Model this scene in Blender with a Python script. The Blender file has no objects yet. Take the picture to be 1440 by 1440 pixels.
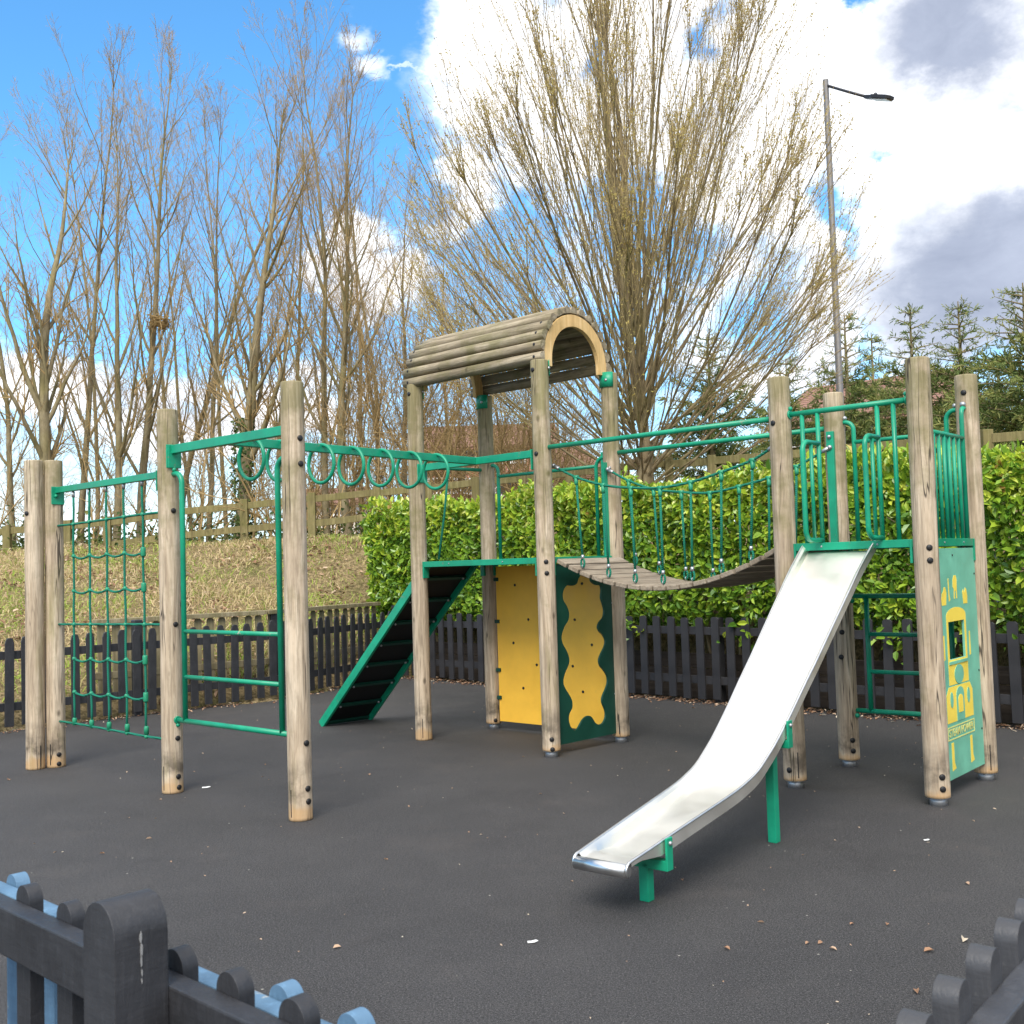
import bpy, bmesh, math, random
import numpy as np
from mathutils import Vector, Matrix, noise
from mathutils.geometry import tessellate_polygon

random.seed(7)
rng = np.random.default_rng(7)
scene = bpy.context.scene
COL = scene.collection
R = math.radians

# ------------------------------------------------------------------ camera frame (surveyed from the photo)
F, PITCH, ROLL, EYE = 1514.0, R(2.84), R(-1.75), 1.55
cp, sp, cr, sr = math.cos(PITCH), math.sin(PITCH), math.cos(ROLL), math.sin(ROLL)
FW = Vector((0, cp, sp)); UP0 = Vector((0, -sp, cp)); RT0 = Vector((1, 0, 0))
RT = cr * RT0 + sr * UP0; UP = -sr * RT0 + cr * UP0
CAM = Vector((0, 0, EYE))

def ray(x, y):
    d = FW + (x - 720) / F * RT - (y - 720) / F * UP
    return d / d.y
def on_z(x, y, z=0.0):
    d = ray(x, y); return CAM + d * ((z - EYE) / d.z)
def on_line(x, y, A, B):
    """point of the vertical plane through A and B seen at x, y"""
    d = ray(x, y); ax, ay, bx, by = A[0], A[1], B[0], B[1]
    nx, ny = -(by - ay), bx - ax
    return CAM + d * ((ax * nx + ay * ny) / (d.x * nx + d.y * ny))
def at(x, y, Y):
    return CAM + ray(x, y) * Y

ANG = R(-42)
U = Vector((math.cos(ANG), math.sin(ANG), 0)); V = Vector((-U.y, U.x, 0)); Z = Vector((0, 0, 1))

# ------------------------------------------------------------------ object helpers
def tag(o, label=None, cat=None, group=None, kind=None):
    if label: o['label'] = label
    if cat: o['category'] = cat
    if group: o['group'] = group
    if kind: o['kind'] = kind
    return o
def empty(name, loc):
    o = bpy.data.objects.new(name, None); COL.objects.link(o)
    o.location = loc; o.empty_display_size = 0.1
    return o
def origin_of(parent):
    v = Vector((0, 0, 0))
    while parent is not None:
        v += parent.location; parent = parent.parent
    return v
def copy_tree(o, parent=None):
    c = o.copy(); COL.objects.link(c); c.parent = parent
    for ch in o.children: copy_tree(ch, c)
    return c

class MB:
    """collects geometry in world space, links it as ONE mesh object"""
    def __init__(s): s.v = []; s.f = []; s.m = []; s.sm = []; s.cur = 0; s.smooth = False
    def add(s, vs, fs, smooth=None):
        b = len(s.v); s.v += [Vector(q) for q in vs]
        for f in fs:
            s.f.append([b + i for i in f]); s.m.append(s.cur); s.sm.append(s.smooth if smooth is None else smooth)
        return s
    def box(s, c, ax, ay, az):
        c = Vector(c); vs = [c + i * ax + j * ay + k * az for k in (-1, 1) for j in (-1, 1) for i in (-1, 1)]
        return s.add(vs, [(0, 2, 3, 1), (4, 5, 7, 6), (0, 1, 5, 4), (2, 6, 7, 3), (0, 4, 6, 2), (1, 3, 7, 5)], False)
    def bar(s, p0, p1, w, h, up=Z):
        p0, p1 = Vector(p0), Vector(p1); d = p1 - p0; n = d.normalized()
        side = n.cross(up).normalized(); u2 = side.cross(n).normalized()
        return s.box((p0 + p1) / 2, d / 2, side * w / 2, u2 * h / 2)
    def tube(s, pts, r, n=10, closed=False, cap=True, rr=None):
        pts = [Vector(p) for p in pts]; N = len(pts)
        tan = []
        for i in range(N):
            a = pts[(i - 1) % N] if (closed or i > 0) else pts[i]
            b = pts[(i + 1) % N] if (closed or i < N - 1) else pts[i]
            tan.append((b - a).normalized())
        ref = Vector((0, 0, 1)) if abs(tan[0].z) < .9 else Vector((1, 0, 0))
        nrm = tan[0].cross(ref).normalized(); vs = []
        for i in range(N):
            nrm = (nrm - tan[i] * nrm.dot(tan[i])).normalized(); bi = tan[i].cross(nrm)
            q = rr[i] if rr else r
            for k in range(n):
                a = 2 * math.pi * k / n
                vs.append(pts[i] + (nrm * math.cos(a) + bi * math.sin(a)) * q)
        fs = []
        for i in range(N if closed else N - 1):
            j = (i + 1) % N
            for k in range(n):
                k2 = (k + 1) % n; fs.append((i * n + k, j * n + k, j * n + k2, i * n + k2))
        s.add(vs, fs, True)
        if cap and not closed:
            b = len(s.v) - N * n
            s.f.append([b + k for k in range(n)]); s.m.append(s.cur); s.sm.append(False)
            s.f.append([b + (N - 1) * n + k for k in reversed(range(n))]); s.m.append(s.cur); s.sm.append(False)
        return s
    def lathe(s, base, axis, prof, n=20, cap=True):
        """prof: list of (radius, height) along axis"""
        axis = Vector(axis).normalized(); base = Vector(base)
        ref = Vector((0, 0, 1)) if abs(axis.z) < .9 else Vector((1, 0, 0))
        a1 = axis.cross(ref).normalized(); a2 = axis.cross(a1)
        vs = [base + axis * h + (a1 * math.cos(2 * math.pi * k / n) + a2 * math.sin(2 * math.pi * k / n)) * r for r, h in prof for k in range(n)]
        fs = [(i * n + k, i * n + (k + 1) % n, (i + 1) * n + (k + 1) % n, (i + 1) * n + k) for i in range(len(prof) - 1) for k in range(n)]
        s.add(vs, fs, True)
        if cap:
            b = len(s.v) - len(prof) * n
            s.f.append([b + k for k in reversed(range(n))]); s.m.append(s.cur); s.sm.append(False)
            s.f.append([b + (len(prof) - 1) * n + k for k in range(n)]); s.m.append(s.cur); s.sm.append(False)
        return s
    def ball(s, c, r, n=10, squash=1.0, axis=Z):
        k = 6
        prof = [(max(1e-4, r * math.sin(math.pi * i / k)), -r * squash * math.cos(math.pi * i / k)) for i in range(k + 1)]
        return s.lathe(c, axis, prof, n, cap=False)
    def plate(s, org, ex, ey, polys, t0, t1):
        """polys: [outer, hole, ...] in (a, b) coordinates of ex, ey; slab from t0 to t1 along ex x ey"""
        org = Vector(org); en = ex.cross(ey).normalized()
        flat = [Vector((p[0], p[1], 0)) for poly in polys for p in poly]
        tris = tessellate_polygon([[Vector((p[0], p[1], 0)) for p in poly] for poly in polys])
        n = len(flat)
        vs = [org + ex * p.x + ey * p.y + en * t for t in (t0, t1) for p in flat]
        fs = []
        for t in tris:
            a, b, c = (flat[i] for i in t)
            if (b - a).cross(c - a).z < 0: t = t[::-1]
            fs.append((t[2], t[1], t[0])); fs.append((n + t[0], n + t[1], n + t[2]))
        b0 = 0
        for poly in polys:
            k = len(poly)
            for i in range(k): fs.append((b0 + i, b0 + (i + 1) % k, n + b0 + (i + 1) % k, n + b0 + i))
            b0 += k
        return s.add(vs, fs, False)
    def build(s, name, mats, parent=None, bevel=0.0, local=None, round_=False):
        if not isinstance(mats, (list, tuple)): mats = [mats]
        me = bpy.data.meshes.new(name); off = origin_of(parent) if local is None else local
        me.from_pydata([(q - off)[:] for q in s.v], [], s.f)
        for m in mats: me.materials.append(m)
        me.polygons.foreach_set('material_index', s.m); me.polygons.foreach_set('use_smooth', s.sm)
        me.update()
        bm = bmesh.new(); bm.from_mesh(me); bmesh.ops.recalc_face_normals(bm, faces=bm.faces); bm.to_mesh(me); bm.free()
        if round_:
            me.polygons.foreach_set('use_smooth', [True] * len(me.polygons)); me.set_sharp_from_angle(angle=R(32))
        o = bpy.data.objects.new(name, me); COL.objects.link(o); o.parent = parent
        if bevel:
            b = o.modifiers.new('edge', 'BEVEL'); b.width = bevel; b.segments = 2; b.limit_method = 'ANGLE'; b.angle_limit = R(35)
        return o

def raw_mesh(name, verts, faces_flat, counts, mat, parent=None, tint=None, smooth=False, off=None):
    """numpy mesh; tint = one float per face"""
    me = bpy.data.meshes.new(name)
    v = np.asarray(verts, np.float32).reshape(-1, 3)
    o3 = np.array(origin_of(parent) if off is None else off, np.float32); v = v - o3
    ff = np.asarray(faces_flat, np.int32).ravel(); counts = np.asarray(counts, np.int32)
    me.vertices.add(len(v)); me.vertices.foreach_set('co', v.ravel())
    me.loops.add(len(ff)); me.loops.foreach_set('vertex_index', ff)
    me.polygons.add(len(counts)); st = np.zeros(len(counts), np.int32); st[1:] = np.cumsum(counts)[:-1]
    me.polygons.foreach_set('loop_start', st); me.polygons.foreach_set('loop_total', counts)
    me.polygons.foreach_set('use_smooth', np.full(len(counts), smooth))
    if tint is not None:
        a = me.attributes.new('tint', 'FLOAT', 'FACE'); a.data.foreach_set('value', np.asarray(tint, np.float32))
    me.materials.append(mat); me.update(calc_edges=True); me.validate()
    o = bpy.data.objects.new(name, me); COL.objects.link(o); o.parent = parent
    return o

# ------------------------------------------------------------------ materials
class NT:
    def __init__(s, name):
        s.mat = bpy.data.materials.new(name); s.mat.use_nodes = True; s.t = s.mat.node_tree; s.t.nodes.clear()
        s.out = s.n('ShaderNodeOutputMaterial')
    def n(s, typ, **kw):
        nd = s.t.nodes.new(typ)
        for k, v in kw.items(): setattr(nd, k, v)
        return nd
    def l(s, a, b): s.t.links.new(a, b)
    def coords(s, scale=(1, 1, 1), kind='Object', rot=(0, 0, 0)):
        tc = s.n('ShaderNodeTexCoord'); mp = s.n('ShaderNodeMapping')
        mp.inputs['Scale'].default_value = scale; mp.inputs['Rotation'].default_value = rot
        s.l(tc.outputs[kind], mp.inputs['Vector']); return mp.outputs['Vector']
    def noise(s, vec, scale, detail=4, rough=.55, dist=0):
        nd = s.n('ShaderNodeTexNoise'); nd.inputs['Scale'].default_value = scale; nd.inputs['Detail'].default_value = detail
        nd.inputs['Roughness'].default_value = rough; nd.inputs['Distortion'].default_value = dist
        s.l(vec, nd.inputs['Vector']); return nd.outputs['Fac']
    def ramp(s, fac, stops, interp='LINEAR'):
        nd = s.n('ShaderNodeValToRGB'); nd.color_ramp.interpolation = interp; e = nd.color_ramp.elements
        while len(e) < len(stops): e.new(.5)
        for el, (p, c) in zip(e, stops):
            el.position = p; el.color = (c, c, c, 1) if isinstance(c, (int, float)) else (*c, 1)
        s.l(fac, nd.inputs['Fac']); return nd.outputs['Color']
    def mix(s, fac, a, b, mode='MIX'):
        nd = s.n('ShaderNodeMix', data_type='RGBA', blend_type=mode)
        for sock, val in ((nd.inputs[0], fac), (nd.inputs[6], a), (nd.inputs[7], b)):
            if hasattr(val, 'is_linked') or hasattr(val, 'links'): s.l(val, sock)
            elif isinstance(val, (int, float)): sock.default_value = val if sock.type == 'VALUE' else (val, val, val, 1)
            else: sock.default_value = (*val, 1)
        return nd.outputs[2]
    def math(s, op, a, b=None, c=None, clamp=False):
        nd = s.n('ShaderNodeMath', operation=op); nd.use_clamp = clamp
        for i, val in enumerate((a, b, c)):
            if val is None: continue
            if isinstance(val, (int, float)): nd.inputs[i].default_value = val
            else: s.l(val, nd.inputs[i])
        return nd.outputs[0]
    def bump(s, h, strength=.3, dist=.01):
        nd = s.n('ShaderNodeBump'); nd.inputs['Strength'].default_value = strength; nd.inputs['Distance'].default_value = dist
        s.l(h, nd.inputs['Height']); return nd.outputs['Normal']
    def bsdf(s, col, rough=.6, metal=0, spec=.5, normal=None, finish=True):
        b = s.n('ShaderNodeBsdfPrincipled')
        for nm, val in (('Base Color', col), ('Roughness', rough), ('Metallic', metal), ('Specular IOR Level', spec)):
            sock = b.inputs[nm]
            if isinstance(val, tuple): sock.default_value = (*val, 1)
            elif isinstance(val, (int, float)): sock.default_value = val
            else: s.l(val, sock)
        if normal is not None: s.l(normal, b.inputs['Normal'])
        if finish: s.l(b.outputs[0], s.out.inputs['Surface'])
        return b

def m_wood(name, dark, mid, light, moss=0.0, moss_col=(.13, .125, .035), axis='z', rough=.85, grain=1.0, mossz=None, turn=0.0, foot=False):
    t = NT(name)
    st = {'z': (1, 1, .07), 'x': (.07, 1, 1), 'y': (1, .07, 1)}[axis]
    if turn:
        mp = t.n('ShaderNodeMapping'); mp.inputs['Scale'].default_value = st; t.l(t.coords((1, 1, 1), rot=(0, 0, turn)), mp.inputs['Vector']); v = mp.outputs['Vector']
    else: v = t.coords(st)
    vo = t.coords((1, 1, 1))
    g = t.noise(v, 55, 5, .65, .4); g2 = t.noise(v, 12, 4, .6, 1.2); blot = t.noise(vo, 2.3, 4, .6)
    c = t.ramp(g2, [(.28, dark), (.5, mid), (.72, light)])
    c = t.mix(t.math('MULTIPLY', t.ramp(g, [(.3, 1), (.55, 0)]), .55 * grain), c, tuple(q * .45 for q in dark))
    c = t.mix(t.math('MULTIPLY', t.ramp(blot, [(.4, 0), (.75, 1)]), .6), c, tuple(q * .62 for q in mid))
    # knots
    vk = t.n('ShaderNodeTexVoronoi'); vk.inputs['Scale'].default_value = 5.2
    t.l(t.coords((1, 1, .55)), vk.inputs['Vector'])
    kn = t.ramp(vk.outputs['Distance'], [(.04, 1), (.11, 0)])
    c = t.mix(t.math('MULTIPLY', kn, .75), c, tuple(q * .3 for q in dark))
    if moss:
        mn = t.noise(vo, 4.2, 5, .65)
        mf = t.ramp(mn, [(.45, 0), (.66, 1)])
        if mossz:
            sx = t.n('ShaderNodeSeparateXYZ'); tc = t.n('ShaderNodeTexCoord'); t.l(tc.outputs['Object'], sx.inputs[0])
            hz = t.math('MULTIPLY_ADD', sx.outputs['Z'], 1 / (mossz[1] - mossz[0]), -mossz[0] / (mossz[1] - mossz[0]), True)
            mf = t.math('MULTIPLY', t.ramp(t.math('ADD', t.math('MULTIPLY', mn, 1.1), t.math('MULTIPLY', hz, .45)), [(.62, 0), (.92, 1)]), 1.0)
        c = t.mix(t.math('MULTIPLY', mf, moss), c, moss_col)
    if foot:
        sz = t.n('ShaderNodeSeparateXYZ'); tc2 = t.n('ShaderNodeTexCoord'); t.l(tc2.outputs['Object'], sz.inputs[0])
        zn = t.math('ADD', sz.outputs['Z'], t.math('MULTIPLY_ADD', t.noise(vo, 9, 4, .6), .16, -.08))
        c = t.mix(t.math('MULTIPLY', t.ramp(zn, [(.10, 0), (.16, 1), (.24, .8), (.42, 0)]), t.math('MULTIPLY', t.ramp(t.noise(vo, 6, 4, .6), [(.40, 0), (.6, 1)]), .75)), c, (.045, .038, .03))
        c = t.mix(t.ramp(zn, [(.06, .65), (.11, 0)]), c, (.50, .30, .13))
        ck = t.math('ABSOLUTE', t.math('SUBTRACT', t.noise(t.coords((1, 1, .045)), 11, 3, .5, .2), .5))
        c = t.mix(t.math('MULTIPLY', t.ramp(ck, [(.004, 1), (.011, 0)]), t.ramp(t.noise(vo, 1.6, 3, .5), [(.42, 0), (.55, .9)])), c, (.05, .04, .03))
        # yellow-green streaks of algae running down
        al = t.noise(t.coords((1, 1, .16)), 7, 4, .6)
        c = t.mix(t.math('MULTIPLY', t.ramp(al, [(.56, 0), (.70, 1)]), .42), c, (.23, .215, .075))
    h = t.math('ADD', t.math('MULTIPLY', g, .6), t.math('MULTIPLY', g2, .5))
    t.bsdf(c, rough, 0, .25, t.bump(h, .8, .005)); return t.mat

def m_paint(name, col, rough=.38, wear=0.0, wear_col=(.35, .3, .25), var=.25, bump=.08, grain=0.0):
    t = NT(name); v = t.coords()
    n1 = t.noise(v, 5, 5, .6); n2 = t.noise(v, 60, 3, .6)
    c = t.mix(t.ramp(n1, [(.35, 0), (.7, 1)]), tuple(q * (1 - var) for q in col), tuple(min(1, q * (1 + var)) for q in col))
    if wear:
        wf = t.ramp(t.math('ADD', t.math('MULTIPLY', t.noise(v, 9, 6, .7), .7), t.math('MULTIPLY', n2, .3)), [(.60, 0), (.66, 1)])
        c = t.mix(t.math('MULTIPLY', wf, wear), c, wear_col)
    rg = t.ramp(n1, [(.3, rough * .8), (.7, min(1, rough * 1.35))])
    nb = t.bump(n2, bump, .003)
    if grain:
        gz_ = t.noise(t.coords((1, 1, .12)), 60, 5, .7, .5); gh = t.noise(t.coords((.2, .2, 1)), 70, 4, .6, .3)
        gg = t.math('ADD', t.math('MULTIPLY', gz_, .7), t.math('MULTIPLY', gh, .4))
        c = t.mix(t.math('MULTIPLY', t.ramp(gg, [(.55, 0), (.75, 1)]), .55), c, tuple(min(1, q * 1.7 + .006) for q in col))
        scr = t.ramp(t.noise(t.coords((3, 3, .6)), 26, 6, .75), [(.66, 0), (.72, 1)])
        c = t.mix(t.math('MULTIPLY', scr, .5), c, tuple(q * .6 + .07 for q in col))
        nb = t.bump(gg, grain, .006)
    t.bsdf(c, rg, 0, .45, nb); return t.mat

def m_flat(name, col, rough=.6, metal=0, spec=.4):
    t = NT(name); v = t.coords(); n1 = t.noise(v, 14, 4, .6)
    c = t.mix(n1, tuple(q * .75 for q in col), tuple(min(1, q * 1.2) for q in col))
    t.bsdf(c, rough, metal, spec); return t.mat

def m_leaf(name, stops, rough=.42, trans=.25, spec=.4):
    t = NT(name); a = t.n('ShaderNodeAttribute', attribute_name='tint')
    c = t.ramp(a.outputs['Fac'], stops)
    b = t.bsdf(c, rough, 0, spec, finish=False)
    if trans:
        tr = t.n('ShaderNodeBsdfTranslucent'); t.l(c, tr.inputs['Color'])
        mx = t.n('ShaderNodeMixShader'); mx.inputs[0].default_value = trans
        t.l(b.outputs[0], mx.inputs[1]); t.l(tr.outputs[0], mx.inputs[2]); t.l(mx.outputs[0], t.out.inputs['Surface'])
    else: t.l(b.outputs[0], t.out.inputs['Surface'])
    return t.mat

def m_bark(name, a, b, c):
    t = NT(name); v = t.coords((1, 1, .25)); n1 = t.noise(v, 9, 5, .65); n2 = t.noise(t.coords(), 1.1, 3, .5)
    col = t.ramp(n1, [(.3, a), (.52, b), (.75, c)])
    col = t.mix(t.math('MULTIPLY', t.ramp(n2, [(.45, 0), (.65, 1)]), .5), col, (.20, .18, .055))
    t.bsdf(col, .9, 0, .2, t.bump(n1, .6, .02)); return t.mat

M = {}
M['post'] = m_wood('weathered_post_wood', (.28, .21, .14), (.52, .41, .292), (.70, .585, .44), moss=.62, mossz=(1.3, 3.3), foot=True, grain=1.25)
M['log'] = m_wood('roof_log_wood', (.14, .11, .07), (.33, .27, .185), (.54, .46, .33), moss=.5, axis='x', grain=1.2, turn=R(43))
M['plank'] = m_wood('bridge_plank_wood', (.17, .13, .095), (.30, .245, .18), (.43, .36, .28), axis='y', turn=R(42))
M['arch'] = m_wood('pale_arch_plywood', (.55, .34, .13), (.72, .48, .21), (.80, .57, .29), moss=.25, grain=.35)
M['endgrain'] = m_wood('post_foot_wood', (.25, .17, .10), (.42, .31, .2), (.52, .4, .27))
M['green'] = m_paint('jade_green_gloss_paint', (.006, .275, .150), .36, .75, (.15, .19, .13), .2)
M['rung'] = m_paint('worn_green_rung_paint', (.008, .275, .15), .35, 1.0, (.42, .36, .3), .15)
M['dkgreen'] = m_paint('dark_green_board', (.006, .055, .036), .4, .25, (.05, .09, .06), .15)
M['teal'] = m_paint('pale_jade_board', (.16, .45, .31), .5, .35, (.25, .42, .30), .12)
M['yellow'] = m_paint('yellow_board', (.96, .53, .055), .42, .12, (.55, .32, .08), .06)
M['inlay'] = m_paint('yellow_inlay', (.88, .66, .09), .45, .15, (.6, .5, .15), .06)
M['inlay_edge'] = m_flat('engraved_edge', (.62, .60, .20), .6)
M['rope'] = None
M['bolt'] = m_flat('black_plastic_cap', (.014, .013, .013), .45)
M['zinc'] = m_flat('galvanised_steel', (.42, .43, .44), .45, .85)
M['dark'] = m_flat('black_rubber_sheet', (.009, .009, .010), .6)
M['fence'] = m_paint('near_black_fence_paint', (.026, .026, .029), .46, .25, (.07, .07, .075), .25, .25, grain=.5)
M['fence_far'] = m_paint('faded_black_fence_paint', (.024, .0235, .026), .6, .2, (.075, .065, .055), .25, .25)
M['fence_grey'] = m_paint('weathered_grey_black_paint', (.05, .05, .054), .46, .35, (.16, .155, .15), .25, .3, grain=.5)
M['dropping'] = m_flat('dried_dropping', (.26, .255, .25), .8)
M['blue'] = m_paint('blue_gate_paint', (.10, .19, .29), .55, 1.0, (.52, .50, .42), .22, .3, grain=.4)
M['ranch'] = m_wood('mossy_ranch_fence_wood', (.14, .11, .05), (.235, .195, .085), (.32, .27, .13), moss=.5, axis='z')
M['edging'] = m_wood('pale_timber_boards', (.2, .16, .09), (.31, .26, .16), (.4, .35, .23), moss=.4)
M['edging_dark'] = m_wood('dark_timber_boards', (.03, .023, .018), (.05, .04, .032), (.075, .06, .05), axis='x', turn=R(45))

def rope_mat():
    t = NT('braided_green_rope'); v = t.coords()
    w = t.n('ShaderNodeTexWave', wave_type='BANDS', bands_direction='DIAGONAL'); w.inputs['Scale'].default_value = 42; t.l(v, w.inputs['Vector'])
    c = t.mix(w.outputs['Fac'], (.006, .085, .055), (.02, .235, .15))
    t.bsdf(c, .75, 0, .2, t.bump(w.outputs['Fac'], .5, .003)); return t.mat
M['rope'] = rope_mat()
M['clip'] = m_flat('green_plastic_clip', (.02, .25, .13), .4)

def steel_mat():
    t = NT('polished_slide_steel'); v = t.coords(); n1 = t.noise(v, 3.0, 5, .6, .8)
    n2 = t.noise(t.coords((1, 1, 8)), 45, 3, .6)
    wp = t.noise(t.coords((1, 1, 1)), 1.6, 3, .5, 1.5)
    rg = t.ramp(t.math('ADD', t.math('MULTIPLY', n1, .4), t.math('MULTIPLY', wp, .6)), [(.34, .32), (.50, .46), (.66, .55)])
    c = t.mix(n1, (.91, .87, .78), (.96, .93, .86))
    t.bsdf(c, rg, 1.0, .5, t.bump(n2, .03, .002)); return t.mat
M['steel'] = steel_mat()
M['steel_rim'] = m_flat('satin_steel_rim', (.72, .71, .69), .3, 1.0)

def rubber_mat():
    t = NT('black_rubber_crumb_surface'); v = t.coords()
    big = t.noise(v, .45, 5, .6); mid = t.noise(v, 3.2, 4, .65); fine = t.noise(v, 80, 5, .9); fine2 = t.noise(v, 150, 3, .9)
    c = t.ramp(big, [(.3, (.031, .0296, .0302)), (.5, (.042, .040, .0407)), (.72, (.057, .0542, .0548))])
    c = t.mix(t.math('MULTIPLY', t.ramp(mid, [(.5, 0), (.8, 1)]), .35), c, (.082, .077, .074))
    c = t.mix(t.ramp(fine, [(.40, 1), (.50, 0)]), c, (.006, .0055, .006))
    c = t.mix(t.math('MULTIPLY', t.ramp(fine2, [(.53, 0), (.62, 1)]), .8), c, (.19, .182, .178))
    # pale grit and dust stains
    vo = t.n('ShaderNodeTexVoronoi'); vo.inputs['Scale'].default_value = 5.5; t.l(v, vo.inputs['Vector'])
    grit = t.ramp(vo.outputs['Distance'], [(.022, 1), (.034, 0)])
    vo2 = t.n('ShaderNodeTexVoronoi'); vo2.inputs['Scale'].default_value = 13; t.l(v, vo2.inputs['Vector'])
    grit2 = t.ramp(vo2.outputs['Distance'], [(.026, 1), (.045, 0)])
    c = t.mix(t.math('MULTIPLY', grit, .7), c, (.5, .47, .41)); c = t.mix(t.math('MULTIPLY', grit2, t.ramp(mid, [(.5, 0), (.62, .7)])), c, (.4, .36, .31))
    st = t.noise(v, 1.1, 6, .7)
    c = t.mix(t.math('MULTIPLY', t.ramp(st, [(.56, 0), (.74, 1)]), .4), c, (.095, .082, .075))
    st2 = t.noise(v, .8, 7, .75, 1.0); c = t.mix(t.math('MULTIPLY', t.ramp(st2, [(.30, 1), (.44, 0)]), .45), c, (.03, .028, .029))
    t.bsdf(c, .78, 0, .35, t.bump(t.math('ADD', fine, t.math('MULTIPLY', fine2, .5)), .8, .006)); return t.mat
M['rubber'] = rubber_mat()

def soil_mat():
    t = NT('grassy_soil'); v = t.coords(); n1 = t.noise(v, 1.3, 5, .65); n2 = t.noise(v, 22, 5, .7)
    c = t.ramp(n1, [(.3, (.15, .16, .05)), (.45, (.30, .23, .12)), (.6, (.36, .27, .15)), (.75, (.24, .25, .08))])
    c = t.mix(t.ramp(n2, [(.4, .8), (.6, 0)]), c, (.06, .05, .022))
    t.bsdf(c, .95, 0, .1, t.bump(n2, .8, .05)); return t.mat
M['soil'] = soil_mat()

def brick_mat():
    t = NT('red_brickwork'); v = t.coords((1, 1, 1), 'Object'); b = t.n('ShaderNodeTexBrick')
    sx = t.n('ShaderNodeSeparateXYZ'); t.l(v, sx.inputs[0]); cb = t.n('ShaderNodeCombineXYZ')
    t.l(t.math('ADD', sx.outputs['X'], sx.outputs['Y']), cb.inputs['X']); t.l(sx.outputs['Z'], cb.inputs['Y']); t.l(cb.outputs[0], b.inputs['Vector'])
    b.inputs['Scale'].default_value = 1; b.inputs['Brick Width'].default_value = .225; b.inputs['Row Height'].default_value = .075
    b.inputs['Mortar Size'].default_value = .01; b.inputs['Color1'].default_value = (.34, .115, .07, 1); b.inputs['Color2'].default_value = (.42, .17, .105, 1); b.inputs['Mortar'].default_value = (.4, .35, .3, 1)
    t.bsdf(b.outputs['Color'], .9, 0, .2); return t.mat
M['brick'] = brick_mat()
def tile_mat():
    t = NT('brown_roof_tiles'); v = t.coords(); w = t.n('ShaderNodeTexWave', bands_direction='Z'); w.inputs['Scale'].default_value = 3.2; t.l(v, w.inputs['Vector'])
    n1 = t.noise(v, 3, 4, .6); c = t.mix(n1, (.20, .105, .075), (.33, .19, .14)); c = t.mix(t.ramp(w.outputs['Fac'], [(.1, .7), (.3, 0)]), c, (.07, .04, .03))
    t.bsdf(c, .9, 0, .2, t.bump(w.outputs['Fac'], .6, .05)); return t.mat
M['tile'] = tile_mat()
M['white'] = m_flat('white_window_frame', (.78, .78, .76), .5)
M['render'] = m_flat('cream_rendered_wall', (.62, .56, .48), .85)
M['glass'] = m_flat('dark_window_glass', (.05, .06, .075), .08, 0, .6)
M['lamp'] = m_flat('grey_lamp_column', (.20, .19, .185), .5, .3)
M['lamp_dark'] = m_flat('dark_lamp_head', (.03, .03, .035), .4, .2)
M['lens'] = m_flat('lamp_lens', (.6, .6, .6), .25)
M['bark'] = m_bark('grey_brown_bark', (.12, .095, .06), (.25, .205, .125), (.40, .34, .225))
M['bark_h'] = m_bark('warm_brown_bark', (.10, .074, .042), (.23, .175, .10), (.37, .295, .18))
M['twig'] = m_flat('brown_twigs', (.40, .28, .13), .85, 0, .2)
M['twig_h'] = m_flat('ochre_twigs', (.48, .37, .19), .85, 0, .2)
M['bud'] = m_leaf('opening_buds', [(0, (.34, .24, .08)), (.5, (.55, .43, .13)), (1, (.62, .55, .20))], .7, .3)
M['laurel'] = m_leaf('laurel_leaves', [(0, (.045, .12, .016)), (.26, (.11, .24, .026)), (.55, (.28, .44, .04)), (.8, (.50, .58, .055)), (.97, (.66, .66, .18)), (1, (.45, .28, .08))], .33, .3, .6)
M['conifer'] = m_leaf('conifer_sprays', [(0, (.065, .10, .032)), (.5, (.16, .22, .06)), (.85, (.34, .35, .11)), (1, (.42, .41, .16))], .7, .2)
M['grass'] = m_leaf('bank_grass', [(0, (.54, .39, .23)), (.30, (.68, .54, .32)), (.48, (.52, .45, .19)), (.60, (.28, .37, .07)), (1, (.44, .56, .10))], .8, .3)
M['litter'] = m_leaf('dry_leaves', [(0, (.16, .085, .05)), (.5, (.38, .22, .13)), (.85, (.54, .38, .26)), (1, (.68, .60, .47))], .8, .15)
M['bramble'] = m_leaf('undergrowth_leaves', [(0, (.04, .07, .018)), (.5, (.09, .13, .03)), (1, (.2, .2, .06))], .7, .2)

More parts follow.
